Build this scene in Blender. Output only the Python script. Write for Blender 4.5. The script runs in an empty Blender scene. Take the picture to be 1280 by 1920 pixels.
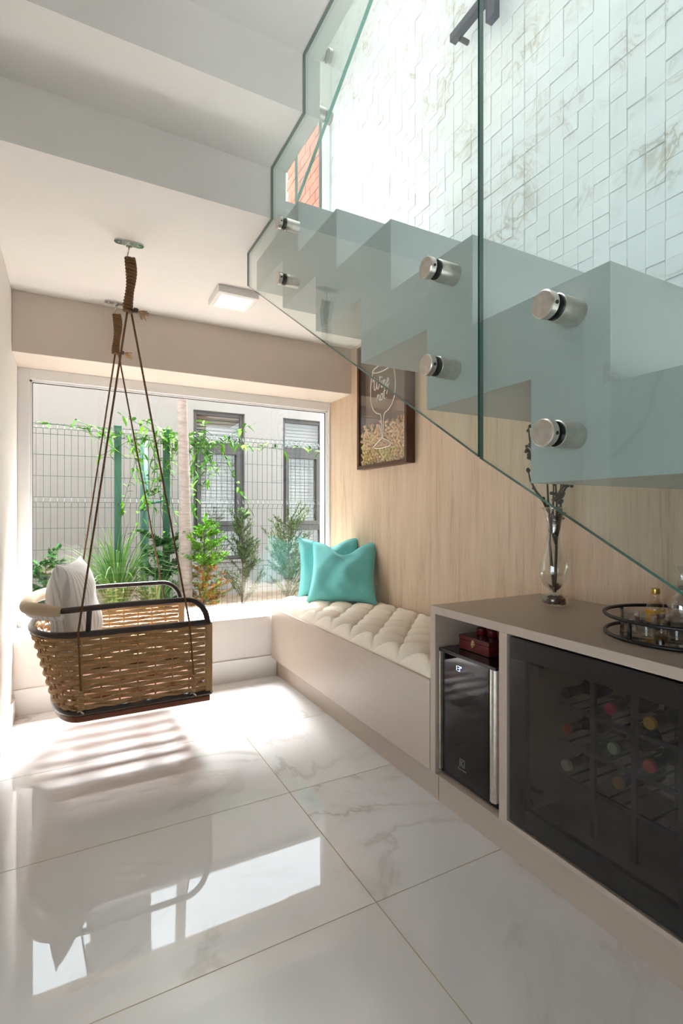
import bpy, math, random
from mathutils import Vector, Matrix
from math import sin, cos, pi, radians as R

# ------------------------------------------------------------------ camera, sky, exposure
scn = bpy.context.scene
col = scn.collection
cam_d = bpy.data.cameras.new('camera'); cam = bpy.data.objects.new('camera', cam_d); col.objects.link(cam)
cam.location = (0, 0, 1.05); cam.rotation_euler = (R(90), 0, R(-28.156))
cam_d.sensor_fit = 'VERTICAL'; cam_d.sensor_height = 36.0; cam_d.sensor_width = 24.0
cam_d.lens = 951.5 / 1920 * 36.0; cam_d.shift_y = 3.3 / 1920; cam_d.clip_start = .02
scn.camera = cam
world = bpy.data.worlds.new('overcast_sky'); scn.world = world; world.use_nodes = True
wbg = world.node_tree.nodes['Background']
wbg.inputs[0].default_value = (0.84, 0.93, 1.0, 1); wbg.inputs[1].default_value = 5.1
sun_d = bpy.data.lights.new('sun', 'SUN'); sun = bpy.data.objects.new('sun', sun_d); col.objects.link(sun)
SUN_AZ, SUN_EL = 32.0, 63.0      # hazy sun above the neighbouring house
sdir = Vector((sin(R(SUN_AZ))*cos(R(SUN_EL)), cos(R(SUN_AZ))*cos(R(SUN_EL)), sin(R(SUN_EL))))
sun.rotation_euler = sdir.to_track_quat('Z', 'Y').to_euler()
sun_d.energy = 58.0; sun_d.angle = R(36); sun_d.color = (1.0, .985, 1.0)
scn.view_settings.view_transform = 'Standard'; scn.view_settings.look = 'None'
scn.view_settings.gamma = 1.0; scn.view_settings.use_curve_mapping = False
scn.view_settings.exposure = 0.38

# ------------------------------------------------------------------ materials
def srgb(r, g, b):
    f = lambda c: (c/255/12.92) if c/255 <= .04045 else ((c/255+.055)/1.055)**2.4
    return (f(r), f(g), f(b), 1)
class N:
    def __init__(s, name):
        s.m = bpy.data.materials.new(name); s.m.use_nodes = True
        s.t = s.m.node_tree; s.p = s.t.nodes['Principled BSDF']; s.out = s.t.nodes['Material Output']
    def n(s, typ, **kw):
        o = s.t.nodes.new(typ)
        for k, v in kw.items():
            if hasattr(o, k): setattr(o, k, v)
        return o
    def l(s, a, b): s.t.links.new(a, b)
    def set(s, **kw):
        for k, v in kw.items(): s.p.inputs[k.replace('_', ' ')].default_value = v
        return s
    def ramp(s, fac, stops):
        r = s.n('ShaderNodeValToRGB'); e = r.color_ramp.elements
        while len(e) < len(stops): e.new(.5)
        for i, (p, c) in enumerate(stops): e[i].position = p; e[i].color = c
        s.l(fac, r.inputs[0]); return r.outputs[0]
    def coord(s, scale=(1, 1, 1), kind='pos', rnd=None):
        if kind == 'pos': src = s.n('ShaderNodeNewGeometry').outputs['Position']
        else: src = s.n('ShaderNodeTexCoord').outputs['Object']
        mp = s.n('ShaderNodeMapping'); mp.inputs['Scale'].default_value = scale
        s.l(src, mp.inputs[0])
        if rnd:
            if rnd == 'island': r = s.n('ShaderNodeNewGeometry').outputs['Random Per Island']
            else: r = s.n('ShaderNodeObjectInfo').outputs['Random']
            mul = s.n('ShaderNodeMath', operation='MULTIPLY'); mul.inputs[1].default_value = 57.0
            s.l(r, mul.inputs[0]); cb = s.n('ShaderNodeCombineXYZ')
            for i in range(3): s.l(mul.outputs[0], cb.inputs[i])
            s.l(cb.outputs[0], mp.inputs['Location'])
        return mp.outputs[0]
    def noise(s, vec, scale, detail=4, rough=.55, dist=0.0):
        q = s.n('ShaderNodeTexNoise'); q.inputs['Scale'].default_value = scale
        q.inputs['Detail'].default_value = detail; q.inputs['Roughness'].default_value = rough
        q.inputs['Distortion'].default_value = dist
        s.l(vec, q.inputs['Vector']); return q.outputs['Fac']
    def bump(s, h, strength=.2, dist=.01):
        b = s.n('ShaderNodeBump'); b.inputs['Strength'].default_value = strength; b.inputs['Distance'].default_value = dist
        s.l(h, b.inputs['Height']); s.l(b.outputs[0], s.p.inputs['Normal'])
def plain(name, c, rough=.5, metal=0.0, **kw):
    m = N(name); m.set(Base_Color=c, Roughness=rough, Metallic=metal)
    for k, v in kw.items(): m.p.inputs[k.replace('_', ' ')].default_value = v
    return m.m
def noisy(name, c1, c2, scale=8, rough=.6, bump=0, vscale=(1, 1, 1), rnd=None, detail=4, metal=0.0, bd=.005, kind='pos'):
    m = N(name); v = m.coord(vscale, kind, rnd); f = m.noise(v, scale, detail)
    m.l(m.ramp(f, [(.3, c1), (.7, c2)]), m.p.inputs['Base Color']); m.set(Roughness=rough, Metallic=metal)
    if bump: m.bump(f, bump, bd)
    return m.m
def marble(name, base, vein, vein2, scale, rough, width=.035, rnd='obj', amt=.8, spec=.5):
    m = N(name); v = m.coord((1, 1, 1), 'pos', rnd)
    f = m.noise(v, scale, 7, .6, 1.1)
    sub = m.n('ShaderNodeMath', operation='SUBTRACT'); sub.inputs[1].default_value = .5; m.l(f, sub.inputs[0])
    ab = m.n('ShaderNodeMath', operation='ABSOLUTE'); m.l(sub.outputs[0], ab.inputs[0])
    line = m.ramp(ab.outputs[0], [(0, (1, 1, 1, 1)), (width, (.22, .22, .22, 1)), (width*3, (0, 0, 0, 1))])
    g = m.noise(v, scale*.7, 3, .5)
    msk = m.ramp(g, [(.45, (0, 0, 0, 1)), (.68, (amt, amt, amt, 1))])
    mu = m.n('ShaderNodeMix', data_type='RGBA', blend_type='MULTIPLY'); mu.inputs[0].default_value = 1
    m.l(line, mu.inputs[6]); m.l(msk, mu.inputs[7])
    vc = m.n('ShaderNodeMix', data_type='RGBA'); h = m.noise(v, scale*1.7, 2); m.l(h, vc.inputs[0])
    vc.inputs[6].default_value = vein; vc.inputs[7].default_value = vein2
    cloud = m.ramp(m.noise(v, scale*.5, 4), [(.3, tuple(x*.93 for x in base[:3])+(1,)), (.7, base)])
    mx = m.n('ShaderNodeMix', data_type='RGBA'); m.l(mu.outputs[2], mx.inputs[0]); m.l(cloud, mx.inputs[6]); m.l(vc.outputs[2], mx.inputs[7])
    m.l(mx.outputs[2], m.p.inputs['Base Color']); m.set(Roughness=rough); m.p.inputs['Specular IOR Level'].default_value = spec
    return m.m
def thin_glass(name, tint, gl=(1, 1, 1, 1), ior=1.5, rough=0.0):
    m = N(name); m.t.nodes.remove(m.p)
    tr = m.n('ShaderNodeBsdfTransparent'); tr.inputs[0].default_value = tint
    go = m.n('ShaderNodeBsdfGlossy'); go.inputs[0].default_value = gl; go.inputs['Roughness'].default_value = rough
    ge = m.n('ShaderNodeNewGeometry'); mi = m.n('ShaderNodeMix', data_type='FLOAT')
    m.l(ge.outputs['Backfacing'], mi.inputs[0]); mi.inputs[2].default_value = ior; mi.inputs[3].default_value = 1/ior
    fr = m.n('ShaderNodeFresnel'); m.l(mi.outputs[0], fr.inputs['IOR'])
    mx = m.n('ShaderNodeMixShader'); m.l(fr.outputs[0], mx.inputs[0]); m.l(tr.outputs[0], mx.inputs[1]); m.l(go.outputs[0], mx.inputs[2])
    m.l(mx.outputs[0], m.out.inputs[0]); return m.m
def leafy(name, cols, rough=.5):
    m = N(name); r = m.n('ShaderNodeNewGeometry').outputs['Random Per Island']
    st = [(i/(max(1, len(cols)-1)), c) for i, c in enumerate(cols)]; m.p.inputs['Specular IOR Level'].default_value = .12; rough = .8
    m.l(m.ramp(r, st), m.p.inputs['Base Color']); m.set(Roughness=rough)
    m.p.inputs['Transmission Weight'].default_value = 0.0
    return m.m
def emit(name, c, s):
    m = N(name); m.set(Base_Color=c); m.p.inputs['Emission Color'].default_value = c; m.p.inputs['Emission Strength'].default_value = s
    return m.m

M = {}
M['paint'] = noisy('warm_white_paint', srgb(232, 226, 220), srgb(236, 230, 224), 3, .6)
M['roomwall'] = noisy('taupe_room_paint', srgb(158, 149, 139), srgb(162, 153, 143), 3, .6)
M['white'] = noisy('white_paint', srgb(238, 236, 232), srgb(243, 241, 238), 3, .5)
M['beam'] = noisy('beam_paint', srgb(214, 201, 188), srgb(220, 207, 194), 3, .6)
M['upvc'] = plain('white_window_frame', srgb(240, 240, 240), .3)
M['gasket'] = plain('black_gasket', (.01, .01, .01, 1), .6)
M['floor'] = marble('polished_marble_floor', srgb(236, 235, 234), srgb(160, 157, 154), srgb(190, 176, 156), 1.1, .02, .022, 'obj', .75, .75)
M['grout'] = plain('beige_grout', srgb(206, 180, 138), .8)
M['stair'] = marble('stair_marble', srgb(176, 182, 180), srgb(136, 141, 138), srgb(158, 154, 142), 1.6, .25, .02, 'obj', .6, .4)
M['walltile'] = marble('white_marble_wall_tile', srgb(240, 243, 246), srgb(160, 158, 156), srgb(200, 186, 158), 5.0, .22, .03, 'island', .8, .5)
M['tilegrout'] = plain('tile_grout', srgb(226, 229, 231), .8)
M['glass'] = thin_glass('green_tinted_glass', (.90, .948, .932, 1))
M['glassedge'] = plain('glass_edge', srgb(48, 88, 78), .08, 0, Specular_IOR_Level=.8)
M['tealedge'] = plain('teal_glass_edge', srgb(60, 158, 142), .08, 0, Specular_IOR_Level=.8)
M['pane'] = thin_glass('clear_window_glass', (.985, .99, .985, 1))
M['smoke'] = thin_glass('smoked_glass', (.66, .64, .63, 1))
M['fridgeglass'] = thin_glass('dark_fridge_glass', (.33, .33, .36, 1))
M['frameglass'] = thin_glass('picture_glass', (.99, .99, .985, 1))
g = N('clear_blown_glass'); g.set(Base_Color=(1, 1, 1, 1), Roughness=0.0); g.p.inputs['Transmission Weight'].default_value = 1.0; g.p.inputs['IOR'].default_value = 1.45; M['blown'] = g.m
M['vaseglass'] = thin_glass('vase_glass', (.95, .96, .945, 1), ior=1.75)
M['shotglass'] = thin_glass('shot_glass', (.95, .95, .945, 1), ior=1.95)
M['steel'] = noisy('brushed_steel', srgb(190, 182, 172), srgb(210, 203, 194), 60, .28, metal=.9)
M['chrome'] = plain('chrome', srgb(205, 205, 205), .08, 1.0)
M['rubber'] = plain('black_rubber', (.012, .012, .013, 1), .5)
M['taupe'] = noisy('taupe_laminate', srgb(184, 168, 153), srgb(188, 172, 157), 40, .42)
M['black'] = plain('satin_black_metal', (.012, .012, .013, 1), .35)
M['doorframe'] = plain('black_door_frame', srgb(34, 35, 38), .25)
M['dkbrown'] = plain('brown_powder_coated_tube', srgb(58, 47, 42), .35)
def ropemat(name, c1, c2):
    m = N(name); v = m.coord((1, 1, 1), 'obj'); f = m.noise(v, 180, 2)
    m.l(m.ramp(f, [(.3, c1), (.7, c2)]), m.p.inputs['Base Color']); m.set(Roughness=.75); m.bump(f, .3, .002); return m.m
M['cord'] = ropemat('woven_brown_cord', srgb(174, 138, 95), srgb(202, 165, 120))
M['rope'] = ropemat('brown_rope', srgb(96, 68, 40), srgb(130, 94, 56))
M['frayed'] = ropemat('frayed_rope', srgb(176, 138, 96), srgb(210, 180, 140))
M['seatwood'] = noisy('reddish_brown_wood', srgb(112, 62, 40), srgb(142, 84, 56), 6, .4, .1, (2, 30, 30))
def fabric(name, c1, c2, sc=260, b=.35, stripes=None):
    m = N(name); v = m.coord((1, 1, 1), 'obj'); f = m.noise(v, sc, 3); f2 = m.noise(v, 9, 3)
    mx = m.n('ShaderNodeMix', data_type='FLOAT'); mx.inputs[0].default_value = .5; m.l(f, mx.inputs[2]); m.l(f2, mx.inputs[3])
    c = m.ramp(mx.outputs[0], [(.35, c1), (.65, c2)])
    if stripes:
        w = m.n('ShaderNodeTexWave'); w.wave_type = 'BANDS'; w.bands_direction = 'Y'; w.inputs['Scale'].default_value = 17; w.inputs['Distortion'].default_value = 1.2
        m.l(v, w.inputs['Vector']); k = m.n('ShaderNodeMix', data_type='RGBA'); rr = m.ramp(w.outputs['Fac'], [(.55, (0, 0, 0, 1)), (.9, (1, 1, 1, 1))])
        m.l(rr, k.inputs[0]); m.l(c, k.inputs[6]); k.inputs[7].default_value = stripes; c = k.outputs[2]
    m.l(c, m.p.inputs['Base Color']); m.set(Roughness=.85); m.p.inputs['Sheen Weight'].default_value = .2
    m.bump(f, b, .002); return m.m
M['teal'] = fabric('teal_linen', srgb(108, 202, 204), srgb(132, 218, 218))
M['striped'] = fabric('white_striped_cotton', srgb(244, 243, 241), srgb(248, 247, 246), 240, .3, srgb(216, 212, 208))
M['beigepad'] = fabric('beige_canvas', srgb(196, 172, 142), srgb(212, 190, 160), 200, .25)
m = N('cream_leatherette'); v = m.coord(kind='obj'); f = m.noise(v, 90, 4); m.l(m.ramp(f, [(.3, srgb(234, 221, 202)), (.7, srgb(240, 228, 210))]), m.p.inputs['Base Color']); m.set(Roughness=.42); m.bump(f, .12, .002); M['leather'] = m.m
def wood(name, stops, vs, sc, rough, b=.05):
    m = N(name); v = m.coord(vs, 'pos'); f = m.noise(v, sc, 6, .62, .6); f2 = m.noise(v, sc*6, 4, .6)
    mx = m.n('ShaderNodeMix', data_type='FLOAT'); mx.inputs[0].default_value = .38; m.l(f, mx.inputs[2]); m.l(f2, mx.inputs[3])
    m.l(m.ramp(mx.outputs[0], stops), m.p.inputs['Base Color']); m.set(Roughness=rough); m.bump(mx.outputs[0], b, .002); return m.m
M['oak'] = wood('pale_oak_cladding', [(.3, srgb(178, 150, 124)), (.46, srgb(205, 179, 152)), (.62, srgb(216, 192, 166)), (.78, srgb(192, 166, 140))], (1, 9, .55), 2.6, .5)
M['walnut'] = wood('dark_walnut_frame', [(.3, srgb(58, 34, 22)), (.7, srgb(98, 60, 40))], (10, 10, 2), 3, .4)
M['backboard'] = wood('brown_backboard', [(.3, srgb(84, 66, 54)), (.5, srgb(116, 94, 78)), (.7, srgb(132, 108, 90))], (1, 2, 12), 3, .6)
M['cork'] = noisy('cork', srgb(176, 134, 92), srgb(226, 192, 148), 60, .8, .3, rnd='obj')
M['whiteink'] = plain('white_lettering', srgb(236, 232, 224), .5)
M['burgundy'] = noisy('burgundy_lacquer', srgb(78, 20, 22), srgb(98, 28, 28), 5, .25, vscale=(3, 3, 20))
M['brass'] = plain('brass', srgb(214, 190, 130), .22, 1.0)
M['gold'] = plain('gold_cap', srgb(206, 176, 96), .28, .9)
M['cabin'] = plain('cabinet_interior', srgb(176, 158, 142), .6)
M['bottleglass'] = plain('dark_bottle_glass', srgb(26, 32, 26), .08)
M['fridgeblack'] = plain('black_fridge_plastic', (.009, .009, .011, 1), .22)
M['fridgein'] = plain('fridge_interior', srgb(52, 52, 60), .5)
M['digits'] = emit('blue_white_display', (.55, .68, 1, 1), 1.6)
M['greyprint'] = plain('grey_print', srgb(120, 118, 118), .5)
M['lampface'] = emit('lamp_diffuser', (1, .99, .97, 1), .22)
M['lampbody'] = plain('lamp_housing', srgb(236, 233, 228), .4)
M['slate'] = plain('blue_grey_metal', srgb(62, 68, 84), .4, .3)
M['twig'] = noisy('dry_twig', srgb(56, 44, 34), srgb(84, 68, 54), 60, .8)
M['berry'] = plain('dry_berry', srgb(58, 52, 44), .7)
M['pebble'] = noisy('brown_pebble', srgb(74, 40, 26), srgb(112, 66, 42), 40, .4, rnd='island')
# outdoors
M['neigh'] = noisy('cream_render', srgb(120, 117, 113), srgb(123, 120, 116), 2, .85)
M['alu'] = plain('dark_grey_aluminium', srgb(50, 46, 45), .5)
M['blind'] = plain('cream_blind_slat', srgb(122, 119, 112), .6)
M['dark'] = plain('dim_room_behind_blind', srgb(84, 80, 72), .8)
M['fgreen'] = plain('green_coated_steel', srgb(8, 66, 48), .5)
M['fwire'] = plain('green_fence_wire', srgb(8, 50, 42), .5)
M['soil'] = noisy('garden_soil', srgb(92, 76, 60), srgb(128, 110, 90), 9, .9, .4)
M['bark'] = noisy('pale_palm_bark', srgb(104, 92, 86), srgb(132, 122, 116), 14, .8, .3, (1, 1, 4))
M['vine'] = leafy('vine_leaf', [srgb(30, 68, 24), srgb(66, 118, 22), srgb(88, 140, 26), srgb(40, 84, 30)])
M['blade'] = leafy('strap_leaf', [srgb(36, 76, 30), srgb(62, 100, 40), srgb(92, 122, 62), srgb(46, 88, 34)])
M['golden'] = leafy('golden_green_leaf', [srgb(42, 100, 14), srgb(70, 126, 18), srgb(104, 142, 30), srgb(54, 104, 20)])
M['rust'] = leafy('rust_leaf', [srgb(136, 66, 22), srgb(152, 84, 34), srgb(134, 104, 34)])
M['conifer'] = leafy('blue_green_needle', [srgb(36, 60, 34), srgb(54, 78, 44), srgb(78, 96, 52), srgb(42, 66, 44)])
M['fern'] = leafy('dark_green_leaf', [srgb(22, 58, 26), srgb(40, 82, 38), srgb(56, 98, 42)])
M['terracotta'] = noisy('terracotta_brick', srgb(168, 88, 66), srgb(196, 112, 86), 3, .85, rnd='obj')
M['mortar'] = plain('mortar', srgb(190, 170, 156), .9)

# ------------------------------------------------------------------ mesh helpers
ORG = {}
class MB:
    def __init__(s): s.v = []; s.f = []; s.mi = []; s.cur = 0
    def add(s, vs, fs):
        o = len(s.v); s.v += [tuple(x) for x in vs]
        for q in fs: s.f.append(tuple(o+i for i in q)); s.mi.append(s.cur)
        return s
    def box(s, x0, x1, y0, y1, z0, z1):
        vs = [(x, y, z) for z in (z0, z1) for y in (y0, y1) for x in (x0, x1)]
        return s.add(vs, [(0, 2, 3, 1), (4, 5, 7, 6), (0, 1, 5, 4), (2, 6, 7, 3), (0, 4, 6, 2), (1, 3, 7, 5)])
    def obox(s, c, ax, ay, az, hx, hy, hz):
        c = Vector(c); ax, ay, az = (Vector(a).normalized() for a in (ax, ay, az))
        vs = [c+ax*hx*i+ay*hy*j+az*hz*k for k in (-1, 1) for j in (-1, 1) for i in (-1, 1)]
        return s.add(vs, [(0, 2, 3, 1), (4, 5, 7, 6), (0, 1, 5, 4), (2, 6, 7, 3), (0, 4, 6, 2), (1, 3, 7, 5)])
    def prism(s, poly, a0, a1, axis='X', sides=None):
        """poly in the two other axes (in order); simple polygon"""
        n = len(poly)
        def P(p, a): return {'X': (a, p[0], p[1]), 'Y': (p[0], a, p[1]), 'Z': (p[0], p[1], a)}[axis]
        vs = [P(p, a0) for p in poly]+[P(p, a1) for p in poly]
        ar = sum(poly[i][0]*poly[(i+1) % n][1]-poly[(i+1) % n][0]*poly[i][1] for i in range(n))
        if axis == 'Y': ar = -ar
        if ar < 0: vs = vs[:n][::-1]+vs[n:][::-1]
        s.add(vs, [tuple(range(n))[::-1], tuple(range(n, 2*n))])
        keep = s.cur
        if sides is not None: s.cur = sides
        s.add(vs, [(i, (i+1) % n, n+(i+1) % n, n+i) for i in range(n)])
        s.cur = keep
        return s
    def tube(s, pts, r, n=8, closed=False, caps=True, flat=None, up=(0, 0, 1)):
        pts = [Vector(p) for p in pts]; k = len(pts); rings = []
        prev = None
        for i, p in enumerate(pts):
            a = pts[(i-1) % k] if (closed or i) else p; b = pts[(i+1) % k] if (closed or i < k-1) else p
            t = (b-a).normalized() if (b-a).length > 1e-9 else Vector((0, 0, 1))
            if flat:
                u = Vector(up); u = (u-t*u.dot(t)).normalized()
            else:
                if prev is None:
                    u = t.orthogonal().normalized()
                else:
                    u = (prev-t*prev.dot(t)); u = u.normalized() if u.length > 1e-6 else t.orthogonal().normalized()
                prev = u
            w = t.cross(u).normalized(); rr = r(i/(k-1)) if callable(r) else r
            ru, rw = (flat if flat else (rr, rr))
            rings.append([p+u*ru*cos(2*pi*j/n)+w*rw*sin(2*pi*j/n) for j in range(n)])
        vs = [x for rg in rings for x in rg]; fs = []
        for i in range(k if closed else k-1):
            for j in range(n):
                fs.append((i*n+j, i*n+(j+1) % n, ((i+1) % k)*n+(j+1) % n, ((i+1) % k)*n+j))
        if caps and not closed:
            fs.append(tuple(range(n))[::-1]); fs.append(tuple((k-1)*n+j for j in range(n)))
        return s.add(vs, fs)
    def lathe(s, prof, c, n=24, axis=(0, 0, 1)):
        """prof: list of (r, h); first/last closed if r==0"""
        c = Vector(c); az = Vector(axis).normalized(); ax = az.orthogonal().normalized(); ay = az.cross(ax)
        vs = []; idx = []
        for r, h in prof:
            if r < 1e-7: idx.append([len(vs)]); vs.append(c+az*h)
            else:
                idx.append(list(range(len(vs), len(vs)+n)))
                vs += [c+az*h+ax*r*cos(2*pi*j/n)+ay*r*sin(2*pi*j/n) for j in range(n)]
        fs = []
        for a, b in zip(idx, idx[1:]):
            for j in range(n):
                j2 = (j+1) % n
                if len(a) == 1 and len(b) == 1: continue
                if len(a) == 1: fs.append((a[0], b[j2], b[j]))
                elif len(b) == 1: fs.append((a[j], a[j2], b[0]))
                else: fs.append((a[j], a[j2], b[j2], b[j]))
        return s.add(vs, fs)
    def sphere(s, c, r, n=8, m=6, sc=(1, 1, 1)):
        pr = [(r*sin(pi*i/m), -r*cos(pi*i/m)) for i in range(m+1)]
        o = len(s.v); s.lathe(pr, (0, 0, 0), n)
        for i in range(o, len(s.v)):
            x = s.v[i]; s.v[i] = (c[0]+x[0]*sc[0], c[1]+x[1]*sc[1], c[2]+x[2]*sc[2])
        return s
    def leaf(s, p, d, L, W, droop=.3, side=None):
        p = Vector(p); d = Vector(d).normalized()
        sd = Vector(side) if side else d.cross(Vector((random.uniform(-.5, .5), random.uniform(-.5, .5), 1)))
        if sd.length < 1e-4: sd = d.orthogonal()
        sd.normalize(); dn = Vector((0, 0, -1))
        a = p; b = p+d*L*.35+dn*droop*L*.08; c2 = p+d*L*.7+dn*droop*L*.3; e = p+d*L+dn*droop*L*.6
        lift = sd.cross(d)*W*.12
        vs = [a, b+sd*W*.5+lift, b, b-sd*W*.5+lift, c2+sd*W*.36+lift, c2, c2-sd*W*.36+lift, e]
        return s.add(vs, [(0, 1, 2), (0, 2, 3), (1, 4, 5, 2), (2, 5, 6, 3), (4, 7, 5), (5, 7, 6)])
    def blade(s, pts, W):
        pts = [Vector(p) for p in pts]; n = len(pts); vs = []
        sd = (pts[-1]-pts[0]).cross(Vector((0, 0, 1)))
        if sd.length < 1e-4: sd = Vector((1, 0, 0))
        sd.normalize()
        for i, p in enumerate(pts):
            w = W*(1-(i/(n-1))**2.2)*.5+.0004
            vs += [p-sd*w, p+sd*w]
        return s.add(vs, [(2*i, 2*i+1, 2*i+3, 2*i+2) for i in range(n-1)])
    def build(s, name, mat, parent=None, smooth=False, bevel=0, seg=2, kind=None, label=None, autosmooth=None):
        me = bpy.data.meshes.new(name)
        if parent is not None: org = ORG[parent.name]
        else:
            xs = [v[0] for v in s.v]; ys = [v[1] for v in s.v]; zs = [v[2] for v in s.v]
            org = Vector(((min(xs)+max(xs))/2, (min(ys)+max(ys))/2, min(zs)))
        me.from_pydata([(v[0]-org[0], v[1]-org[1], v[2]-org[2]) for v in s.v], [], s.f)
        mats = mat if isinstance(mat, (list, tuple)) else [mat]
        for q in mats: me.materials.append(M[q] if isinstance(q, str) else q)
        if len(mats) > 1: me.polygons.foreach_set('material_index', s.mi)
        if smooth: me.polygons.foreach_set('use_smooth', [True]*len(me.polygons))
        me.update()
        o = bpy.data.objects.new(name, me); col.objects.link(o)
        if parent is not None: o.parent = parent
        else: o.location = org
        ORG[o.name] = org
        if bevel:
            b = o.modifiers.new('bevel', 'BEVEL'); b.width = bevel; b.segments = seg; b.limit_method = 'ANGLE'; b.angle_limit = R(40)
        if smooth and autosmooth:
            e = o.modifiers.new('edges', 'EDGE_SPLIT'); e.split_angle = R(autosmooth)
        if kind: o['kind'] = kind
        if label: o['label'] = label
        return o
def tag(o, label, cat=None, group=None, kind=None):
    o['label'] = label
    if cat: o['category'] = cat
    if group: o['group'] = group
    if kind: o['kind'] = kind
    return o
def empty(name, loc):
    o = bpy.data.objects.new(name, None); col.objects.link(o); o.location = loc; o.empty_display_size = .05
    ORG[o.name] = Vector(loc); return o
def struct(o, label=None, cat=None):
    o['kind'] = 'structure'
    if label: o['label'] = label
    if cat: o['category'] = cat
    return o
def copy_child(o, parent, loc):
    c = o.copy(); col.objects.link(c); c.parent = parent; c.location = loc; return c
def box(*a): return MB().box(*a)
random.seed(4)

# ------------------------------------------------------------------ main dimensions
XL, XR = -.26, 1.715          # left wall, right wall
YW = 3.40                     # window plane
ZC = 2.19                     # soffit under the landing
XF = 1.15                     # furniture front
XS = .747                     # side of the lower flight
XG = .688                     # glass plane

# ------------------------------------------------------------------ floor
fl = struct(box(-5, 1.9, -5, 3.6, -.12, -.0016).build('floor', 'grout'), 'polished white marble tile floor with fine beige joints', 'floor')
TX, TY = 1.2, .6125
tile0 = None
for i in range(-4, 2):
    for j in range(-9, 4):
        x0 = -.47+TX*i; y0 = 1.165+TY*j
        x1, y1 = x0+TX, y0+TY
        x0c, x1c, y0c, y1c = max(x0, -4.9), min(x1, 1.89), max(y0, -4.9), min(y1, 3.5)
        if x1c-x0c < .05 or y1c-y0c < .05: continue
        MB().box(x0c+.0016, x1c-.0016, y0c+.0016, y1c-.0016, -.0016, 0).build('floor_tile', 'floor', fl)
# ------------------------------------------------------------------ left wall
struct(box(XL-.15, XL, 1.2, 3.6, 0, 5.2).build('wall_left', 'paint'), 'warm white plastered wall beside the window', 'wall')
struct(box(XL, XL+.012, 1.2, 3.107, 0, .1).build('baseboard_left', 'white', bevel=.002), 'low white baseboard along the left wall', 'baseboard')
# ------------------------------------------------------------------ right wall: backing + oak + tiles
NS, GO, RI = 16, .3085, .191     # noses: Y = .503 + GO*i, Z = 1.447 + RI*i
def noseY(i): return .503+GO*i
def noseZ(i): return 1.447+RI*i
wr = struct(box(XR+.02, XR+.2, -2.6, 3.6, 0, 5.2).build('wall_right', 'tilegrout'), 'side wall clad in pale oak below the stairs and white marble tiles above', 'wall')
# oak cladding boards under the stairs
seams = [-2.2, -.98, .24, 1.46, 2.68, 3.40]
line = lambda y: min(2.22, noseZ(0)-.075+(y-noseY(0)-.08)*RI/GO-.05)
for a, b in zip(seams, seams[1:]):
    ys = [a+.0004+(b-a-.0008)*k/8 for k in range(9)]
    poly = [(ys[0], 0.0)]+[(ys[-1], 0.0)]+[(y, max(.05, line(y))) for y in ys[::-1]]
    MB().prism(poly, XR, XR+.02, 'X').build('oak_panel', 'oak', wr)
# marble relief tiles above
CS = .0652
cells = {}
rt = random.Random(11)
Y0t = .12
ncol = int((3.385-Y0t)/CS); nrow = int((5.15-1.1)/CS)
used = set(); tiles = []
for i in range(ncol):
    for j in range(nrow):
        if (i, j) in used: continue
        y0 = Y0t+i*CS; z0 = 1.1+j*CS
        if z0+CS < min(2.36, 1.30+(y0-.503)*RI/GO): continue
        h = 2 if (rt.random() < .40 and (i, j+1) not in used and j+1 < nrow) else 1
        w = 2 if (h == 1 and rt.random() < .06 and (i+1, j) not in used and i+1 < ncol) else 1
        for a in range(w):
            for b in range(h): used.add((i+a, j+b))
        dep = rt.choice([.002, .003, .0042, .006])
        tiles.append((y0, z0, w*CS, h*CS, dep))
def tile_geo(mb, y0, z0, w, h, d):
    g, c = .0004, .0016
    a = [(XR+.02, y0+g, z0+g), (XR+.02, y0+w-g, z0+g), (XR+.02, y0+w-g, z0+h-g), (XR+.02, y0+g, z0+h-g)]
    xb = XR+.012-d
    b = [(xb+c, p[1], p[2]) for p in a]
    e = [(xb, y0+g+c, z0+g+c), (xb, y0+w-g-c, z0+g+c), (xb, y0+w-g-c, z0+h-g-c), (xb, y0+g+c, z0+h-g-c)]
    fs = [(11, 10, 9, 8)]
    for k in range(4):
        q = (k+1) % 4; fs += [(k, 4+k, 4+q, q), (4+k, 8+k, 8+q, 4+q)]
    mb.add(a+b+e, fs)
s_, c_ = sin(R(28.156)), cos(R(28.156))
def vis(y, z, x=XR):
    D = x*s_+y*c_; u = 640+951.5*(x*c_-y*s_)/D; v = 963.3-951.5*(z-1.05)/D
    return (-10 < u < 1290 and -20 < v < 620, D)
order = sorted(tiles, key=lambda t: (not vis(t[0]+.03, t[1]+.03)[0], vis(t[0], t[1])[1]))
for t in order[:300]:
    mb = MB(); tile_geo(mb, *t); mb.build('marble_tile', 'walltile', wr)
mb = MB()
for t in order[300:]: tile_geo(mb, *t)
mb.build('far_marble_tiles', 'walltile', wr, kind='stuff')

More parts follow.
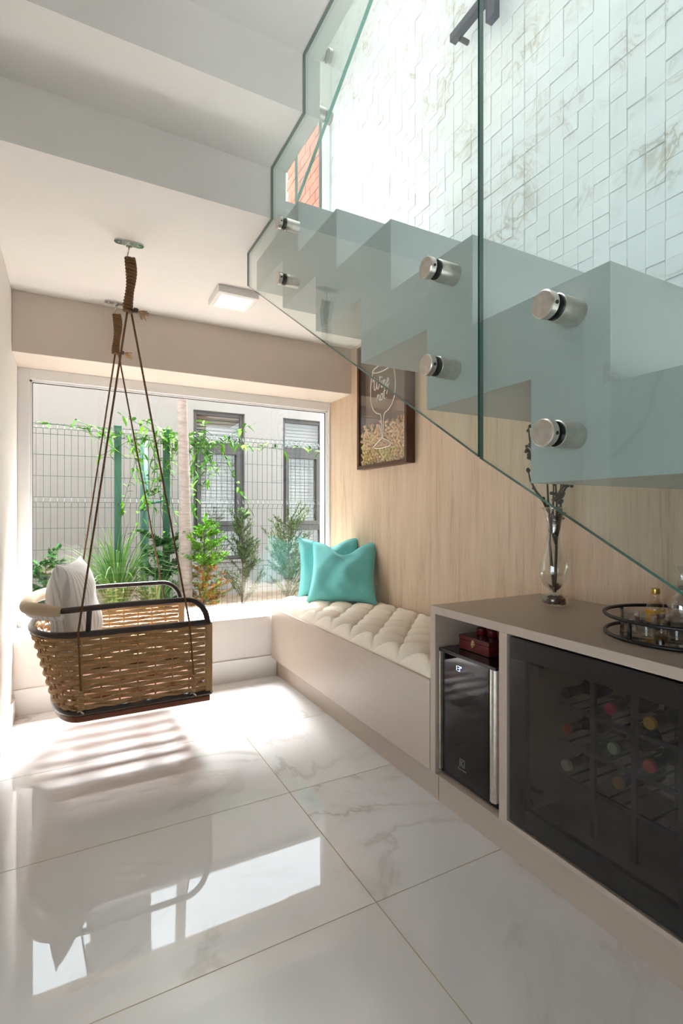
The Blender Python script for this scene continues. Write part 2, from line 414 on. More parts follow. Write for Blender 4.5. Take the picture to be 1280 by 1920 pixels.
# ------------------------------------------------------------------ window wall: parapet, beam, frames
struct(box(XL, XF+.56, 3.12, 3.55, 0, .39).build('wall_window', 'paint', bevel=.003), 'low pale parapet wall under the big window', 'wall')
struct(box(XL, XF+.035, 3.108, 3.12, 0, .135).build('baseboard_window', 'white', bevel=.002), 'white baseboard below the window parapet', 'baseboard')
struct(box(XL, XR+.02, 3.065, 3.60, 1.877, ZC+.0).build('trim_1', 'beam', bevel=.002), 'beige beam boxed above the window recess', 'beam')
wn = struct(empty('window_1', (.73, 3.40, .39)), 'large fixed white framed window onto the garden', 'window')
fz0, fz1, fx0, fx1 = .39, 1.877, XL, XR
fw = .058
MB().box(fx0, fx0+fw, 3.375, 3.44, fz0, fz1).build('frame_stile', 'upvc', wn, bevel=.003)
MB().box(fx1-.020, fx1, 3.375, 3.44, fz0, fz1).build('frame_stile', 'upvc', wn, bevel=.003)
MB().box(fx0+fw, fx1-.020, 3.375, 3.44, fz1-.062, fz1).build('frame_rail', 'upvc', wn, bevel=.003)
MB().box(fx0, fx1, 3.25, 3.375, fz0, fz0+.010).box(fx0, fx1, 3.30, 3.375, fz0+.010, fz0+.020).box(fx0+fw, fx1-.02, 3.345, 3.44, fz0, fz0+.032).build('frame_sill_rail', 'upvc', wn, bevel=.002)
for q in ((fx0+fw, fx0+fw+.012, fz0+.03, fz1-.062), (fx1-.030, fx1-.020, fz0+.03, fz1-.062)):
    MB().box(q[0], q[1], 3.388, 3.432, q[2], q[3]).build('glazing_bead', 'upvc', wn)
MB().box(fx0+fw, fx1-.02, 3.388, 3.432, fz1-.072, fz1-.062).build('glazing_bead', 'upvc', wn)
a, b, c, d = fx0+fw+.012, fx1-.030, fz0+.032, fz1-.072
MB().box(a, a+.003, 3.405, 3.415, c, d).box(b-.003, b, 3.405, 3.415, c, d).box(a, b, 3.405, 3.415, d-.003, d).build('gasket', 'gasket', wn)
MB().box(a+.003, b-.003, 3.407, 3.413, c, d-.003).build('pane', 'pane', wn)
struct(MB().box(XL, XR+.02, 3.39, 3.6, 4.1, 5.2).box(XL, .75, 3.39, 3.6, 2.40, 4.1).build('wall_upper', 'paint'), 'unseen white wall around the upper stair window, shaped to cut its daylight', 'wall')  # unseen wall, shaped to limit daylight from the upper window on the tiles
# upper window above the landing
w2 = struct(empty('window_2', (1.23, 3.42, 2.45)), 'tall white framed window above the stair landing', 'window')
MB().box(XR-.062, XR+.0, 3.39, 3.45, 2.45, 4.1).build('frame_stile', 'upvc', w2, bevel=.003)
MB().box(.75, .81, 3.39, 3.45, 2.45, 4.1).build('frame_stile', 'upvc', w2, bevel=.003)
MB().box(.81, XR-.062, 3.39, 3.45, 2.45, 2.51).build('frame_rail', 'upvc', w2, bevel=.003)
MB().box(.81, XR-.062, 3.39, 3.45, 4.04, 4.1).build('frame_rail', 'upvc', w2, bevel=.003)
MB().box(.81, XR-.062, 3.417, 3.423, 2.51, 4.04).build('pane', 'pane', w2)
MB().box(XR-.066, XR-.062, 3.40, 3.44, 2.51, 4.04).build('gasket', 'gasket', w2)

# ------------------------------------------------------------------ unseen rest of the house, with openings added for fill light
struct(MB().box(-5, .85, -5, 3.6, 5.2, 5.4).box(1.65, XR+.2, -5, 3.6, 5.2, 5.4).box(.85, 1.65, -5, -.5, 5.2, 5.4).box(.85, 1.65, 2.5, 3.6, 5.2, 5.4).build('ceiling_upper', 'paint'), 'unseen white ceiling with an opening added to light the stairwell tiles', 'ceiling')  # roof gap added so sky light reaches the tiled wall
struct(box(-5, XL-.15, 1.2, 1.35, 0, 5.2).build('wall_side', 'roomwall'), 'taupe wall behind the viewer to the left', 'wall')
FILL_OP = (-3.5, .1, 0, 1.9)  # invented low opening, sized to throw fill light on the console and floor
wb = MB().box(-5.15, -5, -5, FILL_OP[0], 0, 5.2).box(-5.15, -5, FILL_OP[1], 1.35, 0, 5.2).box(-5.15, -5, FILL_OP[0], FILL_OP[1], FILL_OP[3], 5.2).build('wall_far', 'roomwall')
struct(wb, 'taupe wall behind the viewer with a wide opening added for fill light', 'wall')
struct(box(-5.15, XR+.2, -5.15, -5, 0, 5.2).build('wall_back', 'roomwall'), 'taupe wall at the back of the room behind the viewer', 'wall')
struct(box(XR+.02, XR+.2, -5, -2.6, 0, 5.2).build('wall_entry', 'roomwall'), 'taupe wall continuing behind the viewer', 'wall')

# ------------------------------------------------------------------ landing + stairs
cg = struct(box(XL, XR+.02, 2.21, 3.42, ZC, 2.40).build('ceiling', 'paint'), 'smooth pale soffit under the stair landing', 'ceiling')
F2 = [1.855-.305*k for k in range(0, 12)]          # faces of the upper flight, going towards the viewer
Z2 = [ZC+.195*k for k in range(0, 12)]
X2 = .7465
MB().box(XL, X2, F2[0], 2.21, ZC, 2.385).build('landing_edge', 'paint', cg)
st2 = empty('staircase', (.24, 1.2, 2.385)); struct(st2, 'upper flight of pale folded steps seen from underneath', 'staircase')
for k in range(0, 9):
    y1 = F2[k]; y0 = F2[k+1]; z0 = Z2[k+1]
    MB().box(XL, X2, y0, y1+.15, z0, z0+.195).build('step', 'paint', st2)
st1 = empty('staircase', (1.2, .5, 0)); struct(st1, 'lower flight of folded marble steps climbing beside the tiled wall', 'staircase')
TH, RT = .15, .155
for i in range(-7, 5):
    y0, y1, zt = noseY(i), noseY(i+1), noseZ(i)
    zb = zt-TH
    if zb-RI+.0 < 0.0 and zt-RI < 0.02: zlow = 0.0
    else: zlow = max(0, zt-RI)
    MB().box(XS, XR, y0, y0+.012, zlow, zt).build('riser', 'stair', st1)
    yend = y1+RT if i < 4 else 2.209
    q = y0+.012
    MB().prism([(q, zlow), (y0+RT, zlow), (y0+RT, zb), (yend, zb), (yend, zt), (q, zt)], XS, XR, 'X').build('tread', 'stair', st1, bevel=.0012, seg=1)
MB().box(XS, XR, noseY(5), 2.209, noseZ(4), 2.40).build('riser', 'stair', st1)

# ------------------------------------------------------------------ glass panels
def glass_panel(name, poly, x, th, label, bolts, edge='glassedge'):
    ys = [p[0] for p in poly]; zs = [p[1] for p in poly]
    e = empty(name, (x, sum(ys)/len(ys), min(zs)))
    tag(e, label, 'balustrade')
    mb = MB(); mb.prism(poly, x-th/2, x+th/2, 'X', sides=1)
    mb.build('pane', ['glass', edge], e)
    for (by, bz, side) in bolts:
        xo = x+th/2; xi = x-th/2
        if side < 0: # spacer on the +x side joins the stair, cap on -x side
            bo = MB().lathe([(0, 0), (.0215, 0), (.0225, .001), (.0225, XS-xo-.003), (0, XS-xo-.003)], (xo+.003, by, bz), 28, (1, 0, 0)).build('bolt', 'steel', e, smooth=True, autosmooth=35)
            MB().lathe([(0, 0), (.0205, 0), (.0205, .003), (0, .003)], (xo, by, bz), 24, (1, 0, 0)).lathe([(0, 0), (.0205, 0), (.0205, .003), (0, .003)], (xi-.003, by, bz), 24, (1, 0, 0)).build('gasket', 'rubber', bo, smooth=True, autosmooth=35)
            MB().lathe([(0, 0), (.0205, 0), (.0225, .002), (.0225, .014), (0, .014)], (xi-.017, by, bz), 28, (1, 0, 0)).build('cap', 'steel', bo, smooth=True, autosmooth=35)
            MB().lathe([(0, 0), (.003, 0), (.003, .002), (0, .002)], (xi-.0085, by-.0215, bz-.003), 10, (0, -1, 0)).build('pin_hole', 'rubber', bo)
        else:
            bo = MB().lathe([(0, 0), (.0225, 0), (.0225, xi-X2-.003), (0, xi-X2-.003)], (X2, by, bz), 24, (1, 0, 0)).build('bolt', 'steel', e, smooth=True, autosmooth=35)
            MB().lathe([(0, 0), (.0205, 0), (.0205, .003), (0, .003)], (xi-.003, by, bz), 24, (1, 0, 0)).build('gasket', 'rubber', bo, smooth=True, autosmooth=35)
            MB().lathe([(0, 0), (.0225, 0), (.0225, .012), (.0205, .014), (0, .014)], (xo, by, bz), 24, (1, 0, 0)).build('cap', 'steel', bo, smooth=True, autosmooth=35)
    return e
g_ = .002
polyA = [(.7275, 1.158), (2.15, 2.047), (2.15, ZC-g_), (F2[0]-g_, ZC-g_), (F2[0]-g_, Z2[1]-g_), (F2[1]-g_, Z2[1]-g_), (F2[1]-g_, Z2[2]-g_), (F2[2]-g_, Z2[2]-g_), (F2[2]-g_, 2.72), (.7275, 2.40)]
polyB = [(-.55, .42), (.7235, 1.155), (.7235, 2.398), (-.55, 1.61)]
glass_panel('glass_balustrade', polyA, XG, .010, 'green tinted glass balustrade pane cut to the underside of the upper steps', [(.868, 1.575, -1), (.868, 1.367, -1), (1.74, 2.112, -1), (1.74, 1.909, -1)])
glass_panel('glass_balustrade', polyB, XG, .010, 'nearest glass balustrade pane beside the lower steps at right', [(.565, 1.386, -1), (.565, 1.180, -1)])
gl = lambda y: 2.285+(1.85-y)*.53
polyC = [(1.86, gl(1.86)), (1.86, 3.28), (.2, 4.2), (.2, gl(.2))]
glass_panel('glass_balustrade', polyC, .792, .012, 'glass balustrade pane fixed to the upper flight with a teal edge', [(1.596, 2.66, 1), (1.596, 2.445, 1)], 'tealedge')

# ------------------------------------------------------------------ ceiling lamp
lp = empty('ceiling_lamp', (.755, 2.61, ZC)); tag(lp, 'small square white surface mounted ceiling lamp', 'lamp')
MB().box(.65, .86, 2.505, 2.715, ZC-.036, ZC).build('housing', 'lampbody', lp, bevel=.003)
MB().box(.672, .838, 2.527, 2.693, ZC-.0372, ZC-.0355).build('diffuser', 'lampface', lp)
# ------------------------------------------------------------------ wall light on the tiles
sc = empty('wall_light', (1.66, 1.6, 3.24)); tag(sc, 'blue grey angular bar light fixed high on the tiled wall', 'wall light')
MB().box(1.635, 1.672, 1.10, 1.937, 3.353, 3.392).build('horizontal_bar', 'slate', sc, bevel=.002)
MB().box(1.630, 1.667, 1.640, 1.690, 3.235, 3.353).box(1.630, 1.667, 1.640, 1.690, 3.392, 3.95).build('vertical_bar', 'slate', sc, bevel=.002)
MB().lathe([(0, 0), (.012, 0), (.012, .05), (0, .05)], (1.66, 1.89, 3.345), 14, (1, 0, 0)).build('bracket', 'black', sc, smooth=True, autosmooth=35)
MB().lathe([(0, 0), (.012, 0), (.012, .05), (0, .05)], (1.66, 1.20, 3.372), 14, (1, 0, 0)).build('bracket', 'black', sc, smooth=True, autosmooth=35)

# ------------------------------------------------------------------ bench
bn = empty('window_bench', (1.43, 2.3, 0)); tag(bn, 'long taupe boxed bench along the oak wall', 'bench')
MB().box(XF, XR-.001, 1.472, 3.107, .12, .447).build('body', 'taupe', bn, bevel=.002)
MB().box(1.19, XR-.001, 1.472, 3.107, 0, .12).build('plinth', 'taupe', bn)
# tufted cushion as a height field
cy0, cy1, cx0, cx1 = 1.482, 3.098, XF+.012, XR-.006
ny, nx = 280, 94
def tuft(x, y):
    p = (y-1.69)/.2+(x-cx0)/.185; q = (y-1.69)/.2-(x-cx0)/.185
    sp, sq = abs(sin(pi*p)), abs(sin(pi*q))
    h = sp**.62*(.62+.38*sq**.62)
    fold = math.exp(-(min(sp, sq)/.10)**2)
    dip = math.exp(-((sp/.36)**2+(sq/.36)**2))
    ex = min(x-cx0, cx1-x, y-cy0, cy1-y)
    e = max(0, min(1, ex/.05)); e = math.sqrt(max(0, 1-(1-e)**2))
    return .447+.004+e*(.022+.048*h-.018*dip-.004*fold)
mb = MB(); vs = []
for i in range(ny+1):
    for j in range(nx+1):
        x = cx0+(cx1-cx0)*j/nx; y = cy0+(cy1-cy0)*i/ny
        vs.append((x, y, tuft(x, y)))
fs = [(i*(nx+1)+j, i*(nx+1)+j+1, (i+1)*(nx+1)+j+1, (i+1)*(nx+1)+j) for i in range(ny) for j in range(nx)]
mb.add(vs, fs)
b0 = len(vs); ring = [j for j in range(nx+1)]+[i*(nx+1)+nx for i in range(1, ny+1)]+[ny*(nx+1)+j for j in range(nx-1, -1, -1)]+[i*(nx+1) for i in range(ny-1, 0, -1)]
low = [(vs[k][0], vs[k][1], .4475) for k in ring]; mb.v += low
n = len(ring)
for k in range(n): mb.f.append((ring[(k+1) % n], ring[k], b0+k, b0+(k+1) % n)); mb.mi.append(0)
mb.f.append(tuple(b0+k for k in range(n))[::-1]); mb.mi.append(0)
o = mb.build('tufted_seat_cushion', 'leather', smooth=True, autosmooth=70)
tag(o, 'cream diamond tufted seat pad lying on the bench', 'seat pad')

# ------------------------------------------------------------------ scatter cushions
def pillow(name, mat, label, W, Hh, T, basis, base, seed, chop=0.0, ears=.09, seam='seam'):
    """basis: width dir, up dir; base: bottom centre"""
    rr = random.Random(seed); wd = Vector(basis[0]).normalized(); up = Vector(basis[1]).normalized(); nr = wd.cross(up).normalized()
    n = 30; ph = [rr.uniform(0, 6) for _ in range(6)]
    def P(s, t, sd):
        x = s*W/2*(1-ears*(1-t*t)); y = t*Hh/2*(1-ears*(1-s*s))
        if t > 0 and chop: y -= chop*math.exp(-(s/.42)**2)*t**1.5
        th = T/2*((1-s**4)*(1-t**4))**.55*(1-.25*(s*s+t*t)/2)
        wr_ = .010*(sin(5*s+3*t+ph[0])+sin(4*t-6*s+ph[1])+.7*sin(9*s*t+ph[2]))*(1-s*s)*(1-t*t)
        wr_ += .006*sin(11*(s+t)+ph[3])*(1-abs(s))*abs(t)
        return Vector(base)+wd*x+up*(y+Hh/2)+nr*sd*(th+wr_*min(1, th*20)+.0015)
    mb = MB()
    for sd in (1, -1):
        vs = [P(-1+2*i/n, -1+2*j/n, sd) for j in range(n+1) for i in range(n+1)]
        fs = [(j*(n+1)+i, j*(n+1)+i+1, (j+1)*(n+1)+i+1, (j+1)*(n+1)+i) for j in range(n) for i in range(n)]
        if sd < 0: fs = [f[::-1] for f in fs]
        mb.add(vs, fs)
    e = empty(name, base); tag(e, label, 'cushion')
    mb.build('cover', mat, e, smooth=True)
    edge = [(-1+2*i/n, -1) for i in range(n)]+[(1, -1+2*i/n) for i in range(n)]+[(1-2*i/n, 1) for i in range(n)]+[(-1, 1-2*i/n) for i in range(n)]
    MB().tube([(P(s, t, 1)+P(s, t, -1))/2 for s, t in edge], .0028, 6, closed=True).build(seam, mat, e, smooth=True)
    return e
pillow('scatter_cushion', 'teal', 'front teal cushion with a dented top leaning against the other teal cushion', .43, .42, .13, ((.80, -.56, 0), (.30, .42, .95)), (1.455, 2.725, .502), 3, .085, .11)
pillow('scatter_cushion', 'teal', 'rear teal cushion half hidden in the window corner', .42, .40, .12, ((.93, -.30, 0), (.10, .22, .97)), (1.50, 2.965, .502), 8, .05, .10)

# ------------------------------------------------------------------ console with wine cooler niche and smoked door
cn = empty('console_cabinet', (1.43, .8, 0)); tag(cn, 'taupe laminate console cabinet with a smoked glass door under the stairs', 'cabinet')
CY0, CY1, CT = .0, 1.468, .72
XB = XR-.001
MB().box(XF, XB, CY0, CY1, CT-.028, CT).build('worktop', 'taupe', cn, bevel=.0015)
MB().box(XF, XB, 1.44, CY1, .12, CT-.028).build('side_panel', 'taupe', cn, bevel=.001)
MB().box(XF, XB, 1.103, 1.135, .12, CT-.028).build('divider', 'taupe', cn, bevel=.001)
MB().box(XF, XB, CY0, .553, .12, CT-.028).build('closed_section', 'taupe', cn, bevel=.001)
MB().box(XF, XB, .553, 1.103, .12, .135).box(XF, XB, 1.135, 1.44, .12, .124).build('bottom_board', 'taupe', cn, bevel=.001)
MB().box(XB-.02, XB, .553, 1.103, .135, CT-.028).box(XB-.02, XB, 1.135, 1.44, .124, CT-.028).build('back_board', 'cabin', cn)
MB().box(1.19, XB, CY0, CY1, 0, .12).build('plinth', 'taupe', cn)
# door
dy0, dy1, dz0, dz1 = .562, 1.094, .142, .686
fwid = .058
dr = MB().box(XF+.002, XF+.022, dy0, dy0+fwid, dz0, dz1).box(XF+.002, XF+.022, dy1-fwid, dy1, dz0, dz1).box(XF+.002, XF+.022, dy0+fwid, dy1-fwid, dz0, dz0+fwid).box(XF+.002, XF+.022, dy0+fwid, dy1-fwid, dz1-fwid, dz1).build('door', 'black', cn, bevel=.001)
MB().box(XF+.0, XF+.004, dy0+.004, dy1-.004, dz0+.004, dz1-.004).build('pane', 'smoke', dr)
for z in (.60, .24):
    MB().box(XF+.022, XF+.045, dy1-fwid-.03, dy1-.01, z-.014, z+.014).build('hinge', 'black', dr, bevel=.002)

# wine cooler
fr = empty('wine_cooler', (1.4, 1.297, .1245)); tag(fr, 'small black wine cooler with silver side handles in the cabinet niche', 'wine cooler')
fy0, fy1, fz0, fz1 = 1.160, 1.434, .127, .573
MB().box(1.215, 1.66, fy0, fy1, fz0+.01, fz0+.03).box(1.215, 1.66, fy0, fy0+.025, fz0+.03, fz1-.03).box(1.215, 1.66, fy1-.025, fy1, fz0+.03, fz1-.03).box(1.64, 1.66, fy0+.025, fy1-.025, fz0+.03, fz1-.03).box(1.215, 1.66, fy0, fy1, fz1-.03, fz1-.002).build('casing', 'fridgeblack', fr, bevel=.002)
MB().box(1.63, 1.639, fy0+.026, fy1-.026, fz0+.031, fz1-.031).build('inner_liner', 'fridgein', fr)
for y in (fy0+.03, fy1-.03):
    for x in (1.25, 1.62): MB().lathe([(0, 0), (.012, 0), (.012, .012), (0, .012)], (x, y, fz0-.0025), 12).build('foot', 'rubber', fr)
MB().box(1.162, 1.215, fy0, fy1, fz1-.012, fz1).build('top_trim', 'fridgeblack', fr, bevel=.002)
MB().box(1.172, 1.215, fy0, fy1, fz0+.004, fz0+.018).build('bottom_trim', 'fridgeblack', fr, bevel=.002)
dd = MB().box(1.176, 1.212, fy0+.042, fy0+.072, fz0+.018, fz1-.012).box(1.176, 1.212, fy1-.036, fy1-.010, fz0+.018, fz1-.012).box(1.176, 1.212, fy0+.072, fy1-.036, fz0+.018, fz0+.055).box(1.176, 1.212, fy0+.072, fy1-.036, fz1-.085, fz1-.012).build('door', 'fridgeblack', fr)
MB().box(1.171, 1.1755, fy0+.040, fy1-.010, fz0+.018, fz1-.012).build('pane', 'fridgeglass', dd)
hp = []
for k in range(13):
    a = pi*k/12; hp.append((1.188-.022*sin(a)*1.0, fy0+.022-.020*cos(a)))
MB().prism([(1.215, fy0+.002)]+hp+[(1.215, fy0+.042)], fz0+.016, fz1-.012, 'Z').build('handle', 'steel', fr, smooth=True, autosmooth=40)
MB().box(1.160, 1.212, fy1-.010, fy1-.001, fz0+.016, fz1-.012).build('handle', 'steel', fr, bevel=.002)
for z in (.26, .34, .42):
    MB().tube([(1.23+.02*sin(pi*k/10), fy0+.04+(fy1-fy0-.08)*k/10, z) for k in range(11)], .0016, 6).build('shelf_rail', 'chrome', fr, smooth=True)
    MB().box(1.25, 1.60, fy0+.03, fy1-.03, z-.006, z-.002).build('shelf', 'fridgeblack', fr)
# 13 degree display, touch keys, logo
xd = 1.1705
def seg(pts, r, mat, name, parent, x=xd):
    mb = MB()
    for a, b in pts: mb.tube([(x, a[0], a[1]), (x, b[0], b[1])], r, 5)
    return mb.build(name, mat, parent)
dyc, dzc = 1.338, .521
L = [((dyc+.012, dzc+.008), (dyc+.012, dzc-.008))]
y1_, y2_ = dyc+.006, dyc-.004
L += [((y1_, dzc+.008), (y2_, dzc+.008)), ((y1_, dzc), (y2_, dzc)), ((y1_, dzc-.008), (y2_, dzc-.008)), ((y2_, dzc+.008), (y2_, dzc-.008))]
L += [((y2_-.004, dzc+.008), (y2_-.008, dzc+.008)), ((y2_-.008, dzc+.008), (y2_-.008, dzc+.004)), ((y2_-.008, dzc+.004), (y2_-.004, dzc+.004)), ((y2_-.004, dzc+.004), (y2_-.004, dzc+.008))]
seg(L, .0009, 'digits', 'display_digits', fr)
for yy in (1.290, 1.270):
    MB().tube([(xd, yy+.007*cos(2*pi*k/16), dzc-.002+.007*sin(2*pi*k/16)) for k in range(16)], .0006, 5, closed=True).build('touch_key', 'greyprint', fr)
ly, lz, q = 1.322, .205, .012
L = [((ly-q, lz-q), (ly+q, lz-q)), ((ly+q, lz-q), (ly+q, lz+q)), ((ly+q, lz+q), (ly-q, lz+q)), ((ly-q, lz+q), (ly-q, lz-q)),
     ((ly+q*.55, lz+q*.7), (ly+q*.55, lz-q*.7)), ((ly+q*.55, lz), (ly-q*.55, lz+q*.7)), ((ly+q*.55, lz), (ly-q*.55, lz-q*.7))]
seg(L, .0009, 'greyprint', 'logo', fr)
def text_obj(txt, size, name, mat, parent, origin, xdir, ydir):
    cu = bpy.data.curves.new(name, 'FONT'); cu.body = txt; cu.size = size; cu.align_x = 'CENTER'; cu.extrude = .0003; cu.resolution_u = 3
    t = bpy.data.objects.new(name+'_source', cu); col.objects.link(t)
    bpy.context.view_layer.update()
    dg = bpy.context.evaluated_depsgraph_get(); me = bpy.data.meshes.new_from_object(t.evaluated_get(dg))
    col.objects.unlink(t); bpy.data.objects.remove(t)
    xd_, yd_ = Vector(xdir), Vector(ydir); zd_ = xd_.cross(yd_)
    mm = Matrix((xd_, yd_, zd_)).transposed().to_4x4(); mm.translation = Vector(origin)-ORG[parent.name]
    me.transform(mm); me.materials.clear(); me.materials.append(M[mat])
    ob = bpy.data.objects.new(name, me); col.objects.link(ob); ob.parent = parent; ORG[ob.name] = ORG[parent.name]; return ob
text_obj('Electrolux', .0105, 'brand_lettering', 'greyprint', fr, (xd-.0002, ly, lz-.026), (0, -1, 0), (0, 0, 1))
tag(MB().lathe([(0, 0), (.011, 0), (.0125, .003), (.0125, .05), (.036, .09), (.036, .25), (0, .25)], (1.24, 1.233, .165), 20, (1, 0, 0)).build('wine_bottle', 'bottleglass', smooth=True, autosmooth=40), 'wine bottle lying on the floor of the small black cooler', 'bottle')

# burgundy box on the cooler
bx = empty('wooden_box', (1.30, 1.32, .573)); tag(bx, 'small burgundy lacquered box with a brass clasp on the wine cooler', 'box')
MB().box(1.222, 1.40, 1.250, 1.396, .573, .606).build('body', 'burgundy', bx, bevel=.0015)
MB().box(1.221, 1.401, 1.249, 1.397, .607, .622).build('lid', 'burgundy', bx, bevel=.0015)
cl = MB()
for r0, zz in ((.0085, .600), (.0065, .606)):
    cl.tube([(1.2195, 1.323+r0*cos(2*pi*k/16), zz+r0*1.4*sin(2*pi*k/16)) for k in range(16)], .0014, 6, closed=True)
cl.box(1.2185, 1.2225, 1.320, 1.326, .592, .616)
cl.build('clasp', 'brass', bx)
for i in range(3):
    tag(MB().lathe([(0, 0), (.016, 0), (.018, .004), (.018, .020), (.014, .024), (0, .024)], (1.29+.006*i, 1.355-.042*i, .6225), 16).build('round_stopper', 'burgundy', smooth=True, autosmooth=40), ['left dark round stopper on the burgundy box', 'middle dark round stopper on the burgundy box', 'right dark round stopper on the burgundy box'][i], 'stopper', 'dark stoppers on the burgundy box')

# wine rack
M['rack'] = plain('dark_grey_rack_metal', srgb(66, 66, 72), .5)
rk = empty('wine_rack', (1.4, .8, .135)); tag(rk, 'black metal grid wine rack behind the smoked door', 'wine rack')
rx0, rx1 = 1.30, 1.50
RY = [.575, .692, .811, .930]; RZ = [.262, .367, .476, .585]
for y in RY:
    for x in (rx0, rx1):
        MB().box(x, x+.012, y-.007, y+.007, .1355, .592).build('upright', 'rack', rk)
for z in RZ:
    for x in (rx0, rx1):
        MB().box(x, x+.010, .568, 1.045, z-.006, z+.006).build('rail', 'rack', rk)
    for y in [.633, .752, .870, 1.0]:
        MB().tube([(rx0+.006, y-.02, z+.0), (rx1, y-.02, z+.0)], .003, 6).build('bottle_rest', 'black', rk)
        MB().tube([(rx0+.006, y+.02, z+.0), (rx1, y+.02, z+.0)], .003, 6).build('bottle_rest', 'black', rk)
def bottle(name, cap, x, y, z, label):
    e = empty(name, (x, y, z-.037)); tag(e, label, 'bottle', 'bottles lying in the wine rack')
    MB().lathe([(.0125, .05), (.0128, .07), (.018, .095), (.034, .125), (.0365, .14), (.0365, .285), (.032, .295), (0, .29)], (x, y, z), 20, (1, 0, 0)).build('body', 'bottleglass', e, smooth=True, autosmooth=45)
    MB().lathe([(0, 0), (.0150, 0), (.0160, .002), (.0160, .012), (.0145, .013)], (x, y, z), 18, (1, 0, 0)).build('cap', cap, e, smooth=True, autosmooth=35)
    MB().lathe([(.0145, .013), (.0142, .020), (.0140, .058), (.0132, .06)], (x, y, z), 18, (1, 0, 0)).build('neck_foil', 'darkfoil', e, smooth=True)
    MB().lathe([(.0368, .17), (.0370, .171), (.0370, .255), (.0368, .256)], (x, y, z), 20, (1, 0, 0)).build('paper_label', 'paperlabel', e, smooth=True)
    return e
M['darkfoil'] = plain('dark_foil', srgb(52, 24, 26), .4)
M['paperlabel'] = plain('cream_paper_label', srgb(196, 186, 160), .7)
M['magenta'] = plain('magenta_foil', srgb(190, 46, 92), .35); M['yellow'] = plain('yellow_foil', srgb(222, 180, 76), .35)
M['redfoil'] = plain('red_foil', srgb(206, 60, 58), .35); M['orangefoil'] = plain('rust_foil', srgb(176, 74, 44), .35)
M['creamfoil'] = plain('cream_foil', srgb(206, 206, 178), .35); M['greenfoil'] = plain('pale_green_foil', srgb(160, 196, 156), .35)
bottle('wine_bottle', 'magenta', 1.29, .872, .520, 'wine bottle with a magenta cap on the top rack row')
bottle('wine_bottle', 'yellow', 1.29, .765, .520, 'wine bottle with a round yellow cap on the rack')
bottle('wine_bottle', 'redfoil', 1.29, .765, .411, 'wine bottle with a bright red cap below the yellow one')
bottle('wine_bottle', 'orangefoil', 1.29, 1.010, .411, 'wine bottle with a rust orange cap at the left end of the rack')
bottle('wine_bottle', 'creamfoil', 1.29, 1.010, .306, 'wine bottle with a cream cap lying low at the rack left')
bottle('wine_bottle', 'greenfoil', 1.30, .870, .411, 'wine bottle with a pale green cap in the middle of the rack')
bottle('wine_bottle', 'gasket', 1.29, 1.010, .520, 'wine bottle with a black cap at the top left of the rack')
bottle('wine_bottle', 'gold', 1.33, .875, .306, 'wine bottle with a dull gold cap behind the rack leg')

# ------------------------------------------------------------------ vase with berry twigs
vx, vy, vz = 1.539, 1.25, CT
va = empty('glass_vase', (vx, vy, vz)); tag(va, 'clear glass vase with a waisted foot of brown pebbles on the console', 'vase')
prof = [(0, .001), (.040, .001), (.045, .006), (.046, .022), (.043, .036), (.020, .042), (.015, .047), (.018, .054), (.040, .075), (.052, .105), (.053, .135), (.045, .175), (.031, .225), (.024, .265), (.025, .295), (.036, .335), (.046, .352)]
inner = [(r-.0025 if r > .003 else 0, h+(.003 if h < .06 else 0)) for r, h in prof[::-1]]
MB().lathe(prof+[(.0450, .3535)]+inner[1:], (vx, vy, vz), 40).build('body', 'vaseglass', va, smooth=True)
rp = random.Random(5); mb = MB()
for k in range(110):
    a = rp.uniform(0, 6.28); r = .0355*math.sqrt(rp.random()); mb.sphere((vx+r*cos(a), vy+r*sin(a), vz+.011+rp.random()*.018), rp.uniform(.006, .009), 7, 5, (1, 1, .75))
mb.build('pebbles', 'pebble', va, smooth=True, kind='stuff')
br = empty('berry_twigs', (vx, vy, vz+.05)); tag(br, 'bunch of dry dark berry twigs standing in the glass vase', 'twigs')
rp = random.Random(2)
def twig(pts, r0, r1): return MB().tube([Vector(p) for p in pts], lambda t: r0+(r1-r0)*t, 7)
def V(dx, dy, dz): return (vx+dx, vy+dy, vz+dz)
# direction to the left in the picture is (-.88, .47)
def PL(l, d, z): return (vx-.88*l-.47*d*0, vy+.47*l, vz+z)
stems = [[(0, .047), (.006, .10), (.012, .16), (.018, .23), (.016, .29), (.022, .36), (.026, .44), (.030, .52), (.034, .60)],
         [(0, .047), (-.004, .12), (-.006, .20), (-.008, .28), (-.008, .36), (-.004, .44), (.0, .52)],
         [(-.006, .22), (.004, .25), (.012, .29), (.006, .34), (.004, .40), (.002, .46)],
         [(-.008, .25), (-.018, .29), (-.026, .33), (-.020, .38), (-.024, .45)],
         [(.020, .335), (.040, .375), (.070, .415), (.088, .452), (.094, .482)],
         [(-.008, .37), (-.026, .40), (-.044, .428), (-.050, .44)],
         [(.026, .44), (.060, .50), (.080, .55), (.090, .60), (.094, .64)],
         [(-.006, .39), (-.030, .425), (-.040, .45)],
         [(.060, .50), (.088, .53), (.097, .555)],
         [(.0, .46), (.016, .50), (.012, .55)]]
mb = MB()
for st in stems: mb.tube([PL(l, 0, z) for l, z in st], lambda t: .0052*(1-.62*t)+.0006, 7)
mb.build('stems', 'twig', br, smooth=True)
bmesh_b = MB()
bp_ = [(.094, .486), (.092, .49), (.072, .422), (.094, .645), (.097, .63), (.090, .60), (.097, .56), (.094, .545), (.090, .53), (-.050, .443), (-.046, .436), (.044, .385), (-.040, .452)]
